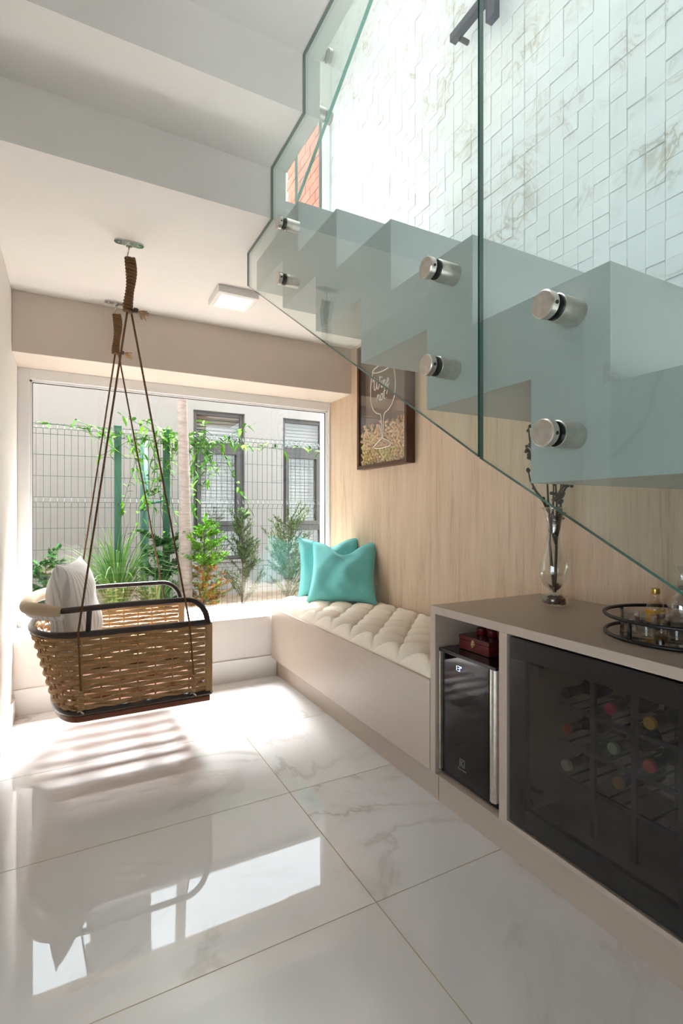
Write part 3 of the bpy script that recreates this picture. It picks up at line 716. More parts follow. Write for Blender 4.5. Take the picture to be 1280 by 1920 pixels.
for k in range(110):
    st = rp.choice(stems[1:4]+stems[5:6]+stems[7:]); q = rp.choice(st[2:]) if len(st) > 2 else st[-1]
    if q[1] < .27: continue
    bp_.append((q[0]+rp.uniform(-.012, .012), q[1]+rp.uniform(-.025, .025)))
for l, z in bp_:
    p = PL(l, 0, z); bmesh_b.sphere((p[0]+rp.uniform(-.008, .008), p[1]+rp.uniform(-.008, .008), p[2]), rp.uniform(.0048, .0080), 8, 6)
bmesh_b.build('berries', 'berry', br, smooth=True, kind='stuff')
mb = MB()
for k in range(26):
    a = rp.uniform(0, 6.28); mb.leaf((vx+.006*cos(a), vy+.006*sin(a), vz+.052+rp.random()*.012), (cos(a), sin(a), .7), rp.uniform(.018, .03), .008, -.2)
mb.build('dry_leaves', 'pebble', br, kind='stuff')

# ------------------------------------------------------------------ tray and bar things
tx, ty, tr = 1.43, .771, .172
tr_e = empty('serving_tray', (tx, ty, CT)); tag(tr_e, 'round black tray with a raised wire rail on the console', 'tray')
circ = lambda r, z, n=72: [(tx+r*cos(2*pi*k/n), ty+r*sin(2*pi*k/n), z) for k in range(n)]
M['traymirror'] = plain('dark_mirror', srgb(70, 60, 52), .08, .8)
MB().lathe([(0, 0), (tr-.004, 0), (tr-.004, .005), (0, .005)], (tx, ty, CT+.0005), 64).build('base_plate', 'traymirror', tr_e)
MB().tube(circ(tr, CT+.0055), .0052, 10, closed=True).build('base_ring', 'black', tr_e, smooth=True)
MB().tube(circ(tr+.002, CT+.055), .0050, 10, closed=True).build('rail', 'black', tr_e, smooth=True)
for ang in (172, 82, -8, -98):
    p = (tx+tr*cos(R(ang)), ty+tr*sin(R(ang)))
    MB().tube([(p[0], p[1], CT+.006), (p[0]+.002*cos(R(ang)), p[1]+.002*sin(R(ang)), CT+.055)], .0052, 8).build('post', 'black', tr_e, smooth=True)
zt_ = CT+.0056
for (x, y, lb) in ((1.354, .855, 'leftmost clear shot glass near the tray post'), (1.326, .795, 'front clear shot glass just right of the tray post'), (1.386, .789, 'clear shot glass in front of the small liquor bottle'), (1.3445, .729, 'rightmost clear shot glass at the picture edge')):
    e = MB().lathe([(0, 0), (.0195, 0), (.0205, .002), (.0215, .014), (.026, .056), (.0268, .058), (.0250, .0575), (.0195, .016), (.015, .0125), (0, .012)], (x, y, zt_), 28).build('shot_glass', 'shotglass', smooth=True)
    tag(e, lb, 'glass', 'shot glasses on the tray')
bt = empty('liquor_bottle', (1.46, .847, zt_)); tag(bt, 'miniature liquor bottle with a gold cap and a yellow red label', 'bottle')
M['whisky'] = thin_glass('pale_amber_bottle', (.93, .88, .78, 1), ior=1.6)
MB().lathe([(0, 0), (.021, 0), (.023, .003), (.023, .058), (.019, .070), (.0105, .078), (.0095, .088), (.0115, .092), (.0095, .096), (.0095, .100)], (1.46, .847, zt_), 28).build('body', 'whisky', bt, smooth=True)
MB().lathe([(0, .098), (.0115, .098), (.012, .100), (.012, .112), (.0105, .114), (0, .114)], (1.46, .847, zt_), 24).build('cap', 'gold', bt, smooth=True, autosmooth=35)
M['yellowlabel'] = plain('yellow_label', srgb(226, 168, 30), .5); M['redlabel'] = plain('red_label', srgb(140, 36, 30), .5)
def band(r, z0, z1, a0, a1, mat, name):
    n = 18; vs = []; c = Vector((1.46, .847, zt_))
    for k in range(n+1):
        a = R(a0+(a1-a0)*k/n); vs += [c+Vector((r*cos(a), r*sin(a), z0)), c+Vector((r*cos(a), r*sin(a), z1))]
    return MB().add(vs, [(2*k, 2*k+2, 2*k+3, 2*k+1) for k in range(n)]).build(name, mat, bt, smooth=True)
band(.0234, .020, .054, 130, 330, 'yellowlabel', 'label_band'); band(.0237, .030, .044, 215, 330, 'redlabel', 'label_band')
de = empty('glass_decanter', (1.50, .798, zt_)); tag(de, 'clear glass decanter with a tall flared stopper on the tray', 'decanter')
MB().lathe([(0, 0), (.030, 0), (.034, .004), (.034, .075), (.028, .092), (.013, .104), (.012, .118), (.018, .124), (.015, .123), (.010, .116), (.011, .102), (.026, .088), (.031, .074), (.031, .008), (0, .007)], (1.50, .798, zt_), 32).build('body', 'shotglass', de, smooth=True)
MB().lathe([(0, .108), (.009, .108), (.010, .124), (.013, .130), (.012, .146), (.019, .178), (0, .180)], (1.50, .798, zt_), 24).build('stopper', 'shotglass', de, smooth=True)

# ------------------------------------------------------------------ framed cork box
pf = empty('picture_frame', (1.70, 2.6, 1.337)); tag(pf, 'walnut shadow box frame with a white wine glass outline above corks', 'picture frame')
py0, py1, pz0, pz1 = 2.325, 2.880, 1.337, 2.13; pxf = 1.655; PWd = .022
MB().box(pxf, XR-.001, py0, py0+PWd, pz0, pz1).build('frame_side', 'walnut', pf, bevel=.0015)
MB().box(pxf, XR-.001, py1-PWd, py1, pz0, pz1).build('frame_side', 'walnut', pf, bevel=.0015)
MB().box(pxf, XR-.001, py0+PWd, py1-PWd, pz0, pz0+PWd).build('frame_rail', 'walnut', pf, bevel=.0015)
MB().box(pxf, XR-.001, py0+PWd, py1-PWd, pz1-PWd, pz1).build('frame_rail', 'walnut', pf, bevel=.0015)
MB().box(XR-.005, XR-.001, py0+PWd, py1-PWd, pz0+PWd, pz1-PWd).build('backboard', 'backboard', pf)
MB().box(1.664, 1.667, py0+PWd, py1-PWd, pz0+PWd, pz1-PWd).build('pane', 'frameglass', pf)
xi = 1.6632
def ink(pts, r=.0024, closed=False): return [(xi, y, z) for y, z in pts], r, closed
glassL = [(2.695, 1.931), (2.712, 1.88), (2.722, 1.83), (2.720, 1.775), (2.710, 1.73), (2.686, 1.692), (2.650, 1.668), (2.610, 1.656), (2.600, 1.64), (2.594, 1.60), (2.592, 1.55), (2.590, 1.504)]
mirror = lambda p: (2*2.584-p[0], p[1])
ell = [(2.584+.111*cos(2*pi*k/36), 1.934+.022*sin(2*pi*k/36)) for k in range(36)]
foot = [(2.590, 1.504), (2.62, 1.495), (2.66, 1.478), (2.690, 1.462), (2.66, 1.452), (2.584, 1.447), (2.51, 1.452), (2.482, 1.462), (2.51, 1.478), (2.55, 1.495), (2.578, 1.504)]
mb = MB()
for pts, cl_ in ((glassL, False), ([mirror(p) for p in glassL], False), (ell, True), (foot, False)):
    mb.tube([(xi, y, z) for y, z in pts], .0027, 6, closed=cl_)
mb.build('wine_glass_outline', 'whiteink', pf, smooth=True)
# hand-lettered "Wine not?"; letter strokes in (right, up) units
def arc(cx, cy, rx, ry, a0, a1, n=10): return [(cx+rx*cos(R(a0+(a1-a0)*k/n)), cy+ry*sin(R(a0+(a1-a0)*k/n))) for k in range(n+1)]
W_ = [[(-.15, .9), (-.02, 1.25), (.10, 1.25), (.14, .95), (.12, .5), (.20, .08), (.34, 0), (.50, .18), (.58, .6), (.60, 1.0), (.60, .55), (.68, .1), (.82, 0), (.98, .15), (1.08, .55), (1.08, 1.0), (1.0, 1.2), (1.14, 1.08), (1.28, 1.04)]]
i_ = [[(.0, .30), (.08, .68), (.07, .2), (.14, .02), (.26, .10), (.32, .3)], [(.085, .96), (.095, 1.0), (.085, 1.02)]]
n_ = [[(0, .70), (.02, .35), (.02, .0), (.04, .35), (.16, .64), (.30, .66), (.35, .45), (.34, .15), (.42, .0), (.54, .10), (.60, .3)]]
e_ = [[(0, .32), (.26, .38), (.32, .58), (.20, .70), (.06, .56), (.04, .25), (.14, .03), (.30, .02), (.44, .2)]]
o_ = [arc(.2, .34, .2, .34, 70, 430, 18)+[(.34, .62), (.5, .6)]]
t_ = [[(.12, 1.25), (.10, .7), (.12, .15), (.22, .0), (.34, .1)], [(-.06, .78), (.32, .84)]]
q_ = [[(.0, 1.02), (.06, 1.22), (.22, 1.24), (.30, 1.05), (.20, .82), (.12, .62), (.12, .42)], [(.115, .06), (.125, .10), (.12, .04)]]
def write(word, y, z, h):
    pen = 0.0; mb = MB()
    for gl_, adv in word:
        for stq in gl_:
            pts = [(xi, y-(pen+a+.12*b)*h, z+b*h) for a, b in stq]
            mb.tube(pts, .0027, 6)
        pen += adv
    return mb
write([(W_, 1.34), (i_, .36), (n_, .62), (e_, .5)], 2.690, 1.812, .064).build('lettering_wine', 'whiteink', pf, smooth=True)
write([(n_, .62), (o_, .54), (t_, .46), (q_, .4)], 2.645, 1.738, .060).build('lettering_not', 'whiteink', pf, smooth=True)
# corks
rc = random.Random(9)
ck = MB().lathe([(0, -.016), (.0098, -.016), (.0105, -.015), (.0105, .015), (.0098, .016), (0, .016)], (0, 0, 0), 10)
cme = bpy.data.meshes.new('cork'); cme.from_pydata(ck.v, [], ck.f); cme.materials.append(M['cork'])
cme.polygons.foreach_set('use_smooth', [True]*len(cme.polygons))
nr = 0
for layer in range(2):
    for j in range(11):
        for i in range(16):
            z = pz0+PWd+.017+j*.0232; y = py0+PWd+.018+i*.0316+(.012 if j % 2 else 0)
            if y > py1-PWd-.016: continue
            if j >= 9 and rc.random() < .45: continue
            if layer == 1 and rc.random() < .5: continue
            o = bpy.data.objects.new('cork', cme); col.objects.link(o)
            o.location = (1.679+layer*.019, y+rc.uniform(-.003, .003), z+rc.uniform(-.003, .003))
            o.rotation_euler = (rc.uniform(-1.4, 1.4), rc.uniform(-.15, .15), rc.uniform(-.2, .2))
            tag(o, 'wine cork piled behind the glass of the walnut frame', 'cork', 'corks inside the walnut frame'); nr += 1

# ------------------------------------------------------------------ hanging basket chair
YN, YFa, YM = 2.33, 2.97, 2.65
XFr, XBk = .565, .05           # front end, start of the rounded back
ZR, ZB, ZT = .556, .240, .665  # woven rim, base frame, arm rail
hc = empty('hanging_chair', (.22, YM, .197)); tag(hc, 'woven brown cord hanging basket chair suspended by ropes', 'hanging chair')
def plan(t, a, yn=YN, yf=YFa, xf=XFr):
    """t in 0..1 along the U: near front -> back -> far front"""
    ls = xf-XBk; lb = 1.05*(yf-yn)*.5*pi*.82; tot = 2*ls+lb; d = t*tot
    if d < ls: return (xf-d, yn)
    if d > ls+lb: return (XBk+(d-ls-lb), yf)
    th = pi*(d-ls)/lb; b = (yf-yn)/2
    cx_ = abs(sin(th))**.85; cy_ = cos(th)
    cy_ = math.copysign(abs(cy_)**.85, cy_)
    return (XBk-a*cx_, (yn+yf)/2-b*cy_)
def aback(z): return .115+(.20-.115)*max(0, min(1, (z-ZB)/(ZR-ZB)))
NSEG = 120
# base: wood ring + slats, dark frame
def ringpoly(a, off):
    pts = [plan(k/60, a, YN+off, YFa-off) for k in range(61)]
    return pts
outer = [plan(k/60, .115, YN-.004, YFa+.004) for k in range(61)]
inner = [plan(k/60, .065, YN+.055, YFa-.055, XFr-.055) for k in range(61)]
mb = MB(); n_o = 61; z0_, z1_ = .197, .222
vs = [(x, y, z) for z in (z0_, z1_) for x, y in outer]+[(x, y, z) for z in (z0_, z1_) for x, y in inner]
A, B, C, D = 0, n_o, 2*n_o, 3*n_o; fs = []
for k in range(n_o):
    q = (k+1) % n_o
    fs += [(A+k, B+k, B+q, A+q), (C+k, C+q, D+q, D+k), (B+k, D+k, D+q, B+q), (A+k, A+q, C+q, C+k)]
mb.add(vs, fs).build('seat_base', 'seatwood', hc, bevel=.004)
for k in range(4):
    y = YN+.155+k*.11
    MB().box(XBk-.045, XFr-.05, y-.022, y+.022, .206, .222).build('seat_slat', 'seatwood', hc, bevel=.002)
for x in (.14, .38):
    MB().box(x-.02, x+.02, YN+.05, YFa-.05, .197, .206).build('seat_bearer', 'seatwood', hc, bevel=.002)
MB().tube([(x, y, .236) for x, y in [plan(k/NSEG, .115) for k in range(NSEG+1)]], .0125, 10).tube([(XFr, YN, .236), (XFr, YFa, .236)], .0125, 10).build('base_frame', 'dkbrown', hc, smooth=True)
MB().tube([(x, y, ZR) for x, y in [plan(k/NSEG, .20) for k in range(NSEG+1)]], .0135, 12).build('rim', 'dkbrown', hc, smooth=True)
def rail(yy, name='arm_rail'):
    far = yy > YM
    pts = []
    for k in range(9):
        t = .345-.075*k/8; t = 1-t if far else t; x, y = plan(t, .215); pts.append((x, y, ZT-.012+.008*k/8))
    pts += [(.10, yy, ZT-.003)]+[(x, yy, ZT) for x in (.2, .3, .4, .455)]
    for k in range(1, 11):
        a = pi/2*k/10; pts.append((.455+.098*sin(a), yy, ZR+.0+(ZT-ZR)*cos(a)))
    mb = MB().tube(pts, .0125, 12)
    mb.tube([(.072, yy, ZT-.004), (.066, yy, ZR)], .0105, 10)
    return mb.build(name, 'dkbrown', hc, smooth=True)
rail(YN); rail(YFa)
# padded back bumper around the back of the rail
pts = []
for k in range(41):
    t = .315+.37*k/40
    x, y = plan(t, .215); pts.append((x-.004, y, ZT-.012+.006*sin(9*k/40)))
MB().tube(pts, lambda t: .026-.006*abs(2*t-1)**6, 14).build('back_padding', 'beigepad', hc, smooth=True)
MB().tube([(p[0]+.004, p[1], p[2]-.020-.006*sin(7*i/40)) for i, p in enumerate(pts)], .012, 8, flat=(.016, .010)).build('padding_flap', 'striped', hc, smooth=True)
# vertical stakes and woven bands
NST = 27
sts = [.012+.976*k/(NST-1) for k in range(NST)]
for k, t in enumerate(sts):
    (xa, ya), (xb, yb) = plan(t, aback(ZR)), plan(t, aback(ZB))
    thick = k in (0, NST-1)
    if thick: continue
    MB().tube([(xb, yb, ZB), (xa, ya, ZR)], .0034, 6).build('stake', 'cord', hc, smooth=True)
for yy in (YN, YFa):  # wrapped strap at the open front edge
    MB().box(XFr-.022, XFr+.010, yy-.008, yy+.008, ZB-.006, ZR-.004).build('front_strap', 'cord', hc, bevel=.004)
NB = 15
for r in range(NB):
    z = ZB+.020+(ZR-ZB-.036)*r/(NB-1)
    pts = []; nseg = (NST-1)*5
    for k in range(nseg+1):
        t = sts[0]+(sts[-1]-sts[0])*k/nseg
        x, y = plan(t, aback(z)); x2, y2 = plan(min(1, t+.002), aback(z)); x1, y1 = plan(max(0, t-.002), aback(z))
        tx_, ty_ = x2-x1, y2-y1; l_ = math.hypot(tx_, ty_) or 1
        nx_, ny_ = ty_/l_, -tx_/l_      # normal
        off = .0085*cos(pi*(k/5+r))
        zz = z
        pts.append((x+nx_*off, y+ny_*off, zz))
    MB().tube(pts, .005, 6, flat=(.0092, .0034)).build('woven_band', 'cord', hc, smooth=True)
# slanted top binding strands
for ph in (0, pi):
    pts = []
    for k in range(161):
        t = k/160; x, y = plan(t, .20); cx_, cy_ = .25, YM
        o_f = .006*cos(70*t+ph)
        dx_, dy_ = x-cx_, y-cy_; l_ = math.hypot(dx_, dy_); pts.append((x+dx_/l_*o_f, y+dy_/l_*o_f, ZR-.014+.004*sin(70*t+ph)))
    MB().tube(pts, .004, 6).build('binding_strand', 'cord', hc, smooth=True)
    pts = []
    for k in range(161):
        t = k/160; x, y = plan(t, .115); dx_, dy_ = x-.25, y-YM; l_ = math.hypot(dx_, dy_); o_f = .006*cos(70*t+ph)
        pts.append((x+dx_/l_*o_f, y+dy_/l_*o_f, ZB+.012+.004*sin(70*t+ph)))
    MB().tube(pts, .004, 6).build('binding_strand', 'cord', hc, smooth=True)
# hooks on the ceiling, ropes, wraps
def swing_hang(hy, ry, sgn):
    hx = .22
    e = empty('ceiling_hook', (hx, hy, ZC)); tag(e, 'steel ceiling hook plate nearer the stairs holding the swing ropes' if sgn < 0 else 'steel ceiling hook plate close to the window beam', 'hook', 'ceiling hooks of the hanging chair')
    poly = []
    for k in range(24):
        a = 2*pi*k/24; cx_ = hx+(.038 if cos(a) > 0 else -.038); poly.append((cx_+.020*cos(a), hy+.020*sin(a)))
    MB().prism(poly, ZC-.006, ZC, 'Z').build('plate', 'chrome', e, bevel=.001)
    for dx_ in (-.036, .036): MB().lathe([(0, 0), (.007, 0), (.008, .003), (.008, .005), (0, .005)], (hx+dx_, hy, ZC-.011), 12).build('screw', 'chrome', e, smooth=True, autosmooth=35)
    MB().lathe([(0, 0), (.013, .002), (.016, .008), (.016, .012), (0, .012)], (hx, hy, ZC-.018), 16).build('swivel', 'chrome', e, smooth=True, autosmooth=35)
    hook = [(hx, hy, ZC-.018), (hx-.002, hy+.004*0, ZC-.035), (hx-.006, hy+.002, ZC-.05)]
    for k in range(11):
        a = pi*.75*k/10; hook.append((hx-.006+.013*(1-cos(a)), hy+.006, ZC-.052-.022*sin(a)))
    MB().tube(hook, .0032, 8).build('hook', 'chrome', e, smooth=True)
    zt2, zb2 = ZC-.062, 1.905
    # wrap: core with helical cord
    nturn = 17; pts = []
    yw = (hy+ry)/2
    for k in range(nturn*14+1):
        a = 2*pi*k/14; q = k/(nturn*14); z = zt2+(zb2-zt2)*q
        cx_ = hx+.003+.006*sin(5*q); cy_ = hy+(ry-hy)*q*.8
        rr = .0165+.0022*sin(8*q)-.004*q
        pts.append((cx_+rr*cos(a), cy_+rr*sin(a), z))
    MB().tube(pts, .0066, 7).tube([(hx+.003, hy, zt2-.004), (hx+.006, hy+(ry-hy)*.4, (zt2+zb2)/2), (hx+.003, ry, zb2)], .012, 10).build('rope_wrap', 'rope', hc, smooth=True)
    kx = hx+.018
    MB().lathe([(0, 0), (.010, .001), (.011, .010), (.010, .019), (0, .02)], (kx, ry-.012, zb2+.012), 12, (.9, -.2, -.25)).build('knot', 'dkbrown', hc, smooth=True)
    mb = MB(); rq = random.Random(int(hy*100))
    for k in range(26):
        b = Vector((kx+.020, ry-.017, zb2+.006)); d = Vector((.9, -.25, -.35))+Vector((rq.uniform(-.7, .7), rq.uniform(-.7, .7), rq.uniform(-.7, .7)))
        mb.tube([b, b+d*.014, b+d*.026+Vector((0, 0, -.004))], .0022, 5)
    mb.build('frayed_end', 'frayed', hc, smooth=True)
    for xa, xtop in ((.030, -.004), (.470, .010)):
        o_ = -.014 if sgn < 0 else .014
        pts = [(hx+xtop, ry, zb2+.01), (xa, ry+o_, ZR+.012)]
        MB().tube(pts, .0042, 8).build('rope', 'rope', hc, smooth=True)
        xl = xa+.010 if xa < .2 else xa+.018
        lw = [(xa, ry+o_, ZR+.012), (xa+.002, ry+o_*1.5, ZR-.02), ((xa+xl)/2, ry+o_*1.5, .44), (xl, ry+o_*1.5, .31), (xl+.002, ry+o_*1.2, .236)]
        MB().tube(lw, .0040, 8).build('rope', 'rope', hc, smooth=True)
        pts = []
        for k in range(9*12+1):
            a = 2*pi*k/12; q = k/(9*12); pts.append((xl+.0075*cos(a), ry+o_*1.5+.0075*sin(a), .335-.078*q))
        MB().tube(pts, .0045, 6).build('rope_wrap', 'cord', hc, smooth=True)
        MB().tube([(xl-.012, ry+o_*.6, .243), (xl-.008, ry+o_*1.6, .252), (xl, ry+o_*1.8, .25), (xl+.010, ry+o_*1.4, .238)], .0032, 6).build('shackle', 'steel', hc, smooth=True)
swing_hang(2.303, YN, -1)
swing_hang(2.989, YFa, 1)
pillow('striped_cushion', 'striped', 'white striped cushion standing upright in the hanging chair', .44, .47, .17, ((.22, 1, 0), (-.10, .0, 1)), (.045, 2.62, .372), 21, 0, .10, 'piping')

# ------------------------------------------------------------------ outside
gd = struct(box(-9, 12, 3.6, 16, -.3, .12).build('ground', 'soil'), 'garden soil strip outside the window', 'ground')
YNB = 5.8
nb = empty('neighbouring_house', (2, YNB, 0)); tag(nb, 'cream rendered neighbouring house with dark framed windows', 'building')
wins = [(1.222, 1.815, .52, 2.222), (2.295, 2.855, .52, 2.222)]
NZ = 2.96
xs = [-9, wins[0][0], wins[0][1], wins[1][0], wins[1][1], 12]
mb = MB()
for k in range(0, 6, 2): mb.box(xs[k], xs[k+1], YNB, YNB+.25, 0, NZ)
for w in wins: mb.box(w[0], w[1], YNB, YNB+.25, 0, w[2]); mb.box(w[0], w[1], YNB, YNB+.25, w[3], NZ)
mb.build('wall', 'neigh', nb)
MB().box(-9, 12, YNB-.05, YNB+.3, NZ, NZ+.05).build('coping', 'neigh', nb)
MB().box(.2, .79, YNB+.1, YNB+.7, NZ+.05, 3.9).box(.16, .83, YNB+.06, YNB+.74, 3.9, 3.94).build('roof_box', 'alu', nb, bevel=.01)
for (x0, x1, z0, z1) in wins:
    MB().box(x0-.04, x1+.04, YNB-.02, YNB+.1, z0-.03, z0).build('window_sill', 'neigh', nb)
    ya, yb = YNB+.05, YNB+.10
    f = .045; zt1, zt0 = 1.876, 1.74; zl1, zl0 = .955, .845
    wf = MB().box(x0, x0+f, ya, yb, z0, z1).box(x1-f, x1, ya, yb, z0, z1).box(x0+f, x1-f, ya, yb, z1-f, z1).box(x0+f, x1-f, ya, yb, z0, z0+.04).box(x0+f, x1-f, ya, yb, zt0+.05, zt1).box(x0+f, x1-f, ya, yb, zl0, zl1-.04).build('window_frame', 'alu', nb, bevel=.004)
    sf = .048
    MB().box(x0+f, x0+f+sf, ya-.02, yb-.02, zl1-.04, zt0+.05).box(x1-f-sf, x1-f, ya-.02, yb-.02, zl1-.04, zt0+.05).box(x0+f+sf, x1-f-sf, ya-.02, yb-.02, zt0, zt0+.05).box(x0+f+sf, x1-f-sf, ya-.02, yb-.02, zl1-.04, zl1+.01).build('sash', 'alu', wf, bevel=.003)
    for (a, b) in ((z0+.04, zl0), (zl1+.01, zt0), (zt1, z1-f)):
        MB().box(x0+f, x1-f, yb-.03, yb-.025, a, b).build('window_pane', 'pane', wf)
    mb = MB(); z = z0+.05
    while z < z1-.05:
        mb.obox(((x0+x1)/2, YNB+.17, z), (1, 0, 0), (0, .5, .86), (0, -.86, .5), (x1-x0)/2-.01, .019, .0012); z += .041
    mb.build('blind_slats', 'blind', wf, kind='stuff')
    MB().box(x0, x1, YNB+.22, YNB+.25, z0, z1).build('dim_room_sheet', 'dark', wf)  # flat dark sheet, its colour stands in for the unlit room behind the blinds
# brick clad bay of the house beside the upper window
bh = empty('brick_bay', (1.9, 3.95, 2.45)); tag(bh, 'terracotta brick bay outside the upper stair window', 'building')
MB().box(1.76, 2.3, 3.60, 4.32, 2.45, 4.42).build('wall', 'mortar', bh)
rb_ = random.Random(3); bm_ = None
for j in range(23):
    for i in range(4):
        y = 3.60+i*.20-(.10 if j % 2 else 0); z = 2.46+j*.085
        ya, yb = max(3.60, y), min(4.32, y+.19)
        if yb-ya < .03: continue
        MB().box(1.742-rb_.uniform(0, .004), 1.76, ya, yb, z, z+.075).build('brick', 'terracotta', bh)
MB().box(1.72, 2.3, 3.60, 4.35, 4.42, 4.47).build('coping', 'neigh', bh)

# wire fence
fe = empty('wire_fence', (1.0, 4.8, .12)); tag(fe, 'green wire mesh garden fence with folded ridges', 'fence')
YFn = 4.8
for x in (.368, .772, 2.62, -.9):
    MB().box(x-.028, x+.028, YFn-.02, YFn+.03, .12, 1.80).box(x-.031, x+.031, YFn-.023, YFn+.033, 1.80, 1.815).build('post', 'fgreen', fe, bevel=.003)
folds = [1.745, 1.145, .545]
def fy(z):
    o = 0
    for f_ in folds: o = max(o, .035*max(0, 1-abs(z-f_)/.042))
    return YFn-.005-o
zs = [.14]
for f_ in sorted(folds): zs += [f_-.042, f_, f_+.042]
zs.append(1.80)
mb = MB(); x = -1.2
while x < 3.2:
    mb.tube([(x, fy(z), z) for z in zs], .0022, 4); x += .0505
for z in (.16, .33, .503, .545, .587, .755, .93, 1.103, 1.145, 1.187, 1.36, 1.534, 1.703, 1.745, 1.787):
    mb.tube([(-1.2, fy(z)-.003, z), (3.2, fy(z)-.003, z)], .0026, 4)
mb.build('wire_mesh', 'fwire', fe)
# green downpipe behind the fence
dp = empty('downpipe', (.62, 5.2, .12)); tag(dp, 'green drain pipe standing behind the fence', 'pipe')
M['pipe'] = plain('pale_green_pipe', srgb(42, 86, 74), .5)
MB().tube([(.645, 5.3, .12), (.645, 5.3, 1.78)], .038, 16).build('pipe', 'pipe', dp, smooth=True)
MB().tube([(.645, 5.3, 1.08), (.645, 5.3, 1.14)], .043, 16).tube([(.645, 5.28, 1.15), (.78, 5.26, 1.17), (.84, 5.26, 1.2)], .014, 8).build('coupling', 'pipe', dp, smooth=True)

# palm trunk
rp = random.Random(7)
pt = empty('palm_tree', (.84, 4.4, .12)); tag(pt, 'slender pale ringed palm trunk outside the window', 'tree')
pts = []; nn = 90
for k in range(nn+1):
    z = .12+(3.6-.12)*k/nn; pts.append((.845+.012*sin(z*1.6)-.012*(z-1), 4.4, z))
def prad(t):
    z = .12+3.48*t; r = .062-.020*min(1, z/1.7)
    return r+.0025*max(0, cos(2*pi*z/.135))**6
MB().tube(pts, prad, 16).build('trunk', 'bark', pt, smooth=True)
mb = MB()
for k in range(9):
    a = 2*pi*k/9+.2; p0 = Vector(pts[-1]); prev = p0
    for q in range(1, 15):
        t = q/14; p = p0+Vector((cos(a)*.62*t, sin(a)*.62*t*.8, .40*t-.62*t*t))
        d = (p-prev).normalized(); sd = d.cross(Vector((0, 0, 1))).normalized()
        for s2 in (-1, 1): mb.leaf(p, d*.7+sd*s2, .20*(1-.4*t), .014, .8)
        prev = p
mb.build('fronds', 'blade', pt, kind='stuff')

# strap leaf clumps
def clump(x, y, n, L, seed, label):
    rr = random.Random(seed); e = empty('strap_leaf_clump', (x, y, .12)); tag(e, label, 'plant', 'garden plants')
    mb = MB()
    for k in range(n):
        a = rr.uniform(0, 2*pi); l = L*rr.uniform(.6, 1.1); out = rr.uniform(.25, .75); ax = Vector((cos(a), sin(a)*.75, 0)); b = Vector((x, y, .12))+ax*rr.uniform(0, .05)
        pts = [b+ax*out*l*(t**1.5)+Vector((0, 0, l*(1.45*t-(.55+out)*.75*t*t))) for t in [i/7 for i in range(8)]]
        mb.blade(pts, rr.uniform(.008, .015))
    mb.build('leaves', 'blade', e, kind='stuff'); return e
clump(.33, 4.42, 230, 1.0, 1, 'tall arching clump of strap leaves beside the swing')
clump(.60, 4.30, 110, .62, 2, 'lower strap leaf clump just left of the palm trunk')
# leafy bushes
def bush(name, x, y, z0, h, rad, n, mat, seed, label, leafL=.05, leafW=.022, trunk=True, mat2=None, frac=0, taper=1.0, upd=.4, stemn=7):
    rr = random.Random(seed); e = empty(name, (x, y, .12)); tag(e, label, 'plant', 'garden plants')
    mb = MB(); mb2 = MB(); ms = MB()
    ms.tube([(x, y, .12), (x+.01, y, z0+h*.5), (x, y, z0+h*.95)], lambda t: .008*(1-.7*t)+.001, 6)
    br_ = []
    for k in range(stemn*5):
        t = rr.uniform(.08, .98); a = rr.uniform(0, 2*pi); r = rad*(1-taper*.75*t)*rr.uniform(.5, 1.0)
        b = Vector((x, y, z0+h*t)); tip = b+Vector((r*cos(a), r*sin(a), r*upd*rr.uniform(.5, 1.6))); br_.append((b, tip))
        ms.tube([b, (b+tip)/2+Vector((0, 0, .01)), tip], .0022, 5)
    for k in range(n):
        b, tip = rr.choice(br_); q = rr.uniform(.15, 1.05); p = b.lerp(tip, q)+Vector((rr.uniform(-.012, .012), rr.uniform(-.012, .012), rr.uniform(-.012, .012)))
        d = (tip-b).normalized()+Vector((rr.uniform(-.9, .9), rr.uniform(-.9, .9), rr.uniform(-.4, .9)))
        tgt = mb2 if (mat2 and p.z < z0+h*.55 and rr.random() < frac) else mb
        tgt.leaf(p, d, leafL*rr.uniform(.6, 1.2), leafW*rr.uniform(.7, 1.2), rr.uniform(0, .6))
    ms.build('branches', 'twig', e); mb.build('foliage', mat, e, kind='stuff')
    if mat2 and mb2.v: mb2.build('rusty_foliage', mat2, e, kind='stuff')
    return e
bush('golden_shrub', 1.02, 4.42, .14, .84, .30, 4600, 'golden', 31, 'bright green shrub with rusty orange lower leaves outside the window', .04, .014, mat2='rust', frac=.62, taper=.55, stemn=16)
bush('conifer_shrub', 1.365, 4.45, .14, .90, .26, 5200, 'conifer', 32, 'slim dark needle shrub with a lime tip right of the rusty shrub', .034, .007, taper=.95, upd=1.1, stemn=14)
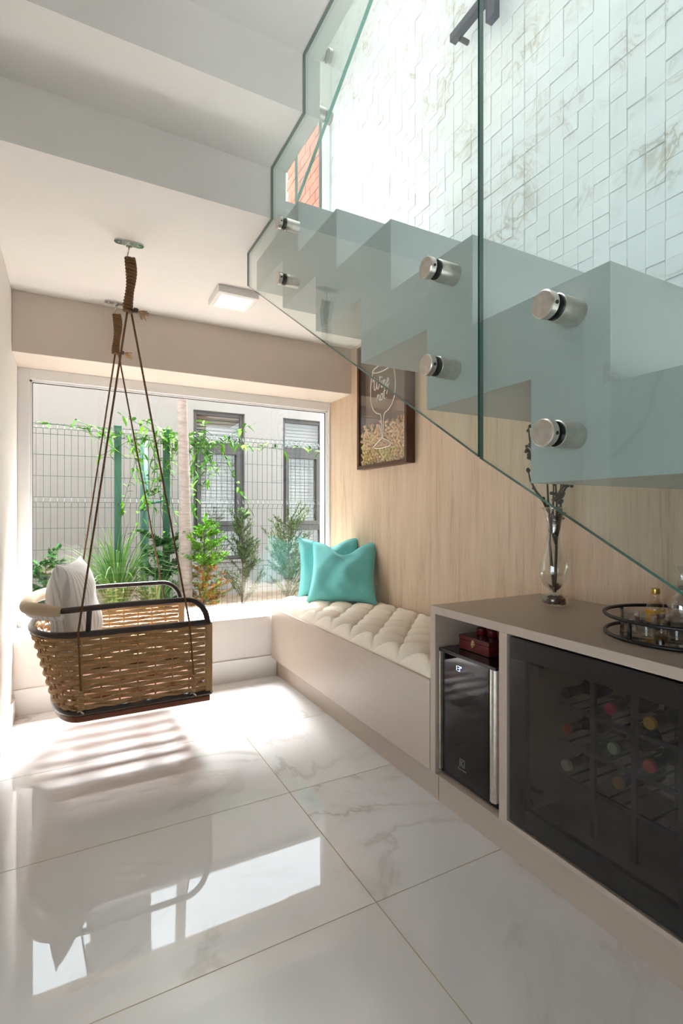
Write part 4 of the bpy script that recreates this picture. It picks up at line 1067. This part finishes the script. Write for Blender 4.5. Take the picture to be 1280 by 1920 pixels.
bush('conifer_shrub', 1.80, 4.42, .14, .84, .32, 6000, 'conifer', 33, 'wider needle shrub growing behind the bench corner', .036, .008, taper=.6, upd=1.1, stemn=16)
bush('leafy_shrub', -.16, 4.40, .15, .55, .22, 700, 'fern', 34, 'small leafy shrub behind the white cushion', .06, .03, taper=.4)
bush('leafy_shrub', .72, 4.62, .15, .70, .26, 900, 'fern', 35, 'dark leafy shrub at the foot of the right fence post', .07, .035, taper=.4)
# vine on the fence
vn = empty('climbing_vine', (.8, 4.72, 1.7)); tag(vn, 'light green climbing vine trailing along the fence top', 'vine')
rv = random.Random(14); ml = MB(); ms = MB()
def strand(x, z, dx, dz, n, dens):
    p = Vector((x, 4.745, z)); pts = [p.copy()]
    d = Vector((dx, 0, dz))
    for k in range(n):
        d = (d+Vector((rv.uniform(-.35, .35), rv.uniform(-.2, .2), rv.uniform(-.35, .3)))*.6).normalized(); p = p+d*.045
        p.y = 4.745+max(-.07, min(.03, p.y-4.745)); p.z = min(p.z, 1.90)
        pts.append(p.copy())
        for q in range(2):
            if rv.random() < dens: ml.leaf(p, (rv.uniform(-1, 1), rv.uniform(-1, .3), rv.uniform(-.8, .7)), rv.uniform(.05, .10), rv.uniform(.018, .036), rv.uniform(.2, .9))
    ms.tube(pts, .0022, 5)
for x in (.42, .5, .55, .6, .65, .7, .75, .8, .86, .9, .95, 1.0, 1.05, 1.1, 1.15, 1.2, 1.25): strand(x, 1.70, rv.uniform(-1, 1), .1, 9, .95)
for x in (.46, .52, .58, .62, .66, .7, .74, .78, .82, .9, 1.0, 1.04, 1.08, 1.14, 1.18, 1.24): strand(x, 1.72, rv.uniform(-.3, .3), -1, rv.randint(8, 17), .62)
for x in (.45, .56, .65, .72, .80): strand(x, 1.2, rv.uniform(-.3, .3), -1, 9, .3)
for x in (-.25, .0, .2): strand(x, 1.77, 1, 0, 6, .4)
strand(.1, 1.74, 1, -.5, 9, .35)
for x in (1.4, 1.62, 2.0): strand(x, 1.72, 1, 0, 6, .5)
ms.build('stems', 'fern', vn); ml.build('leaves', 'vine', vn, kind='stuff')
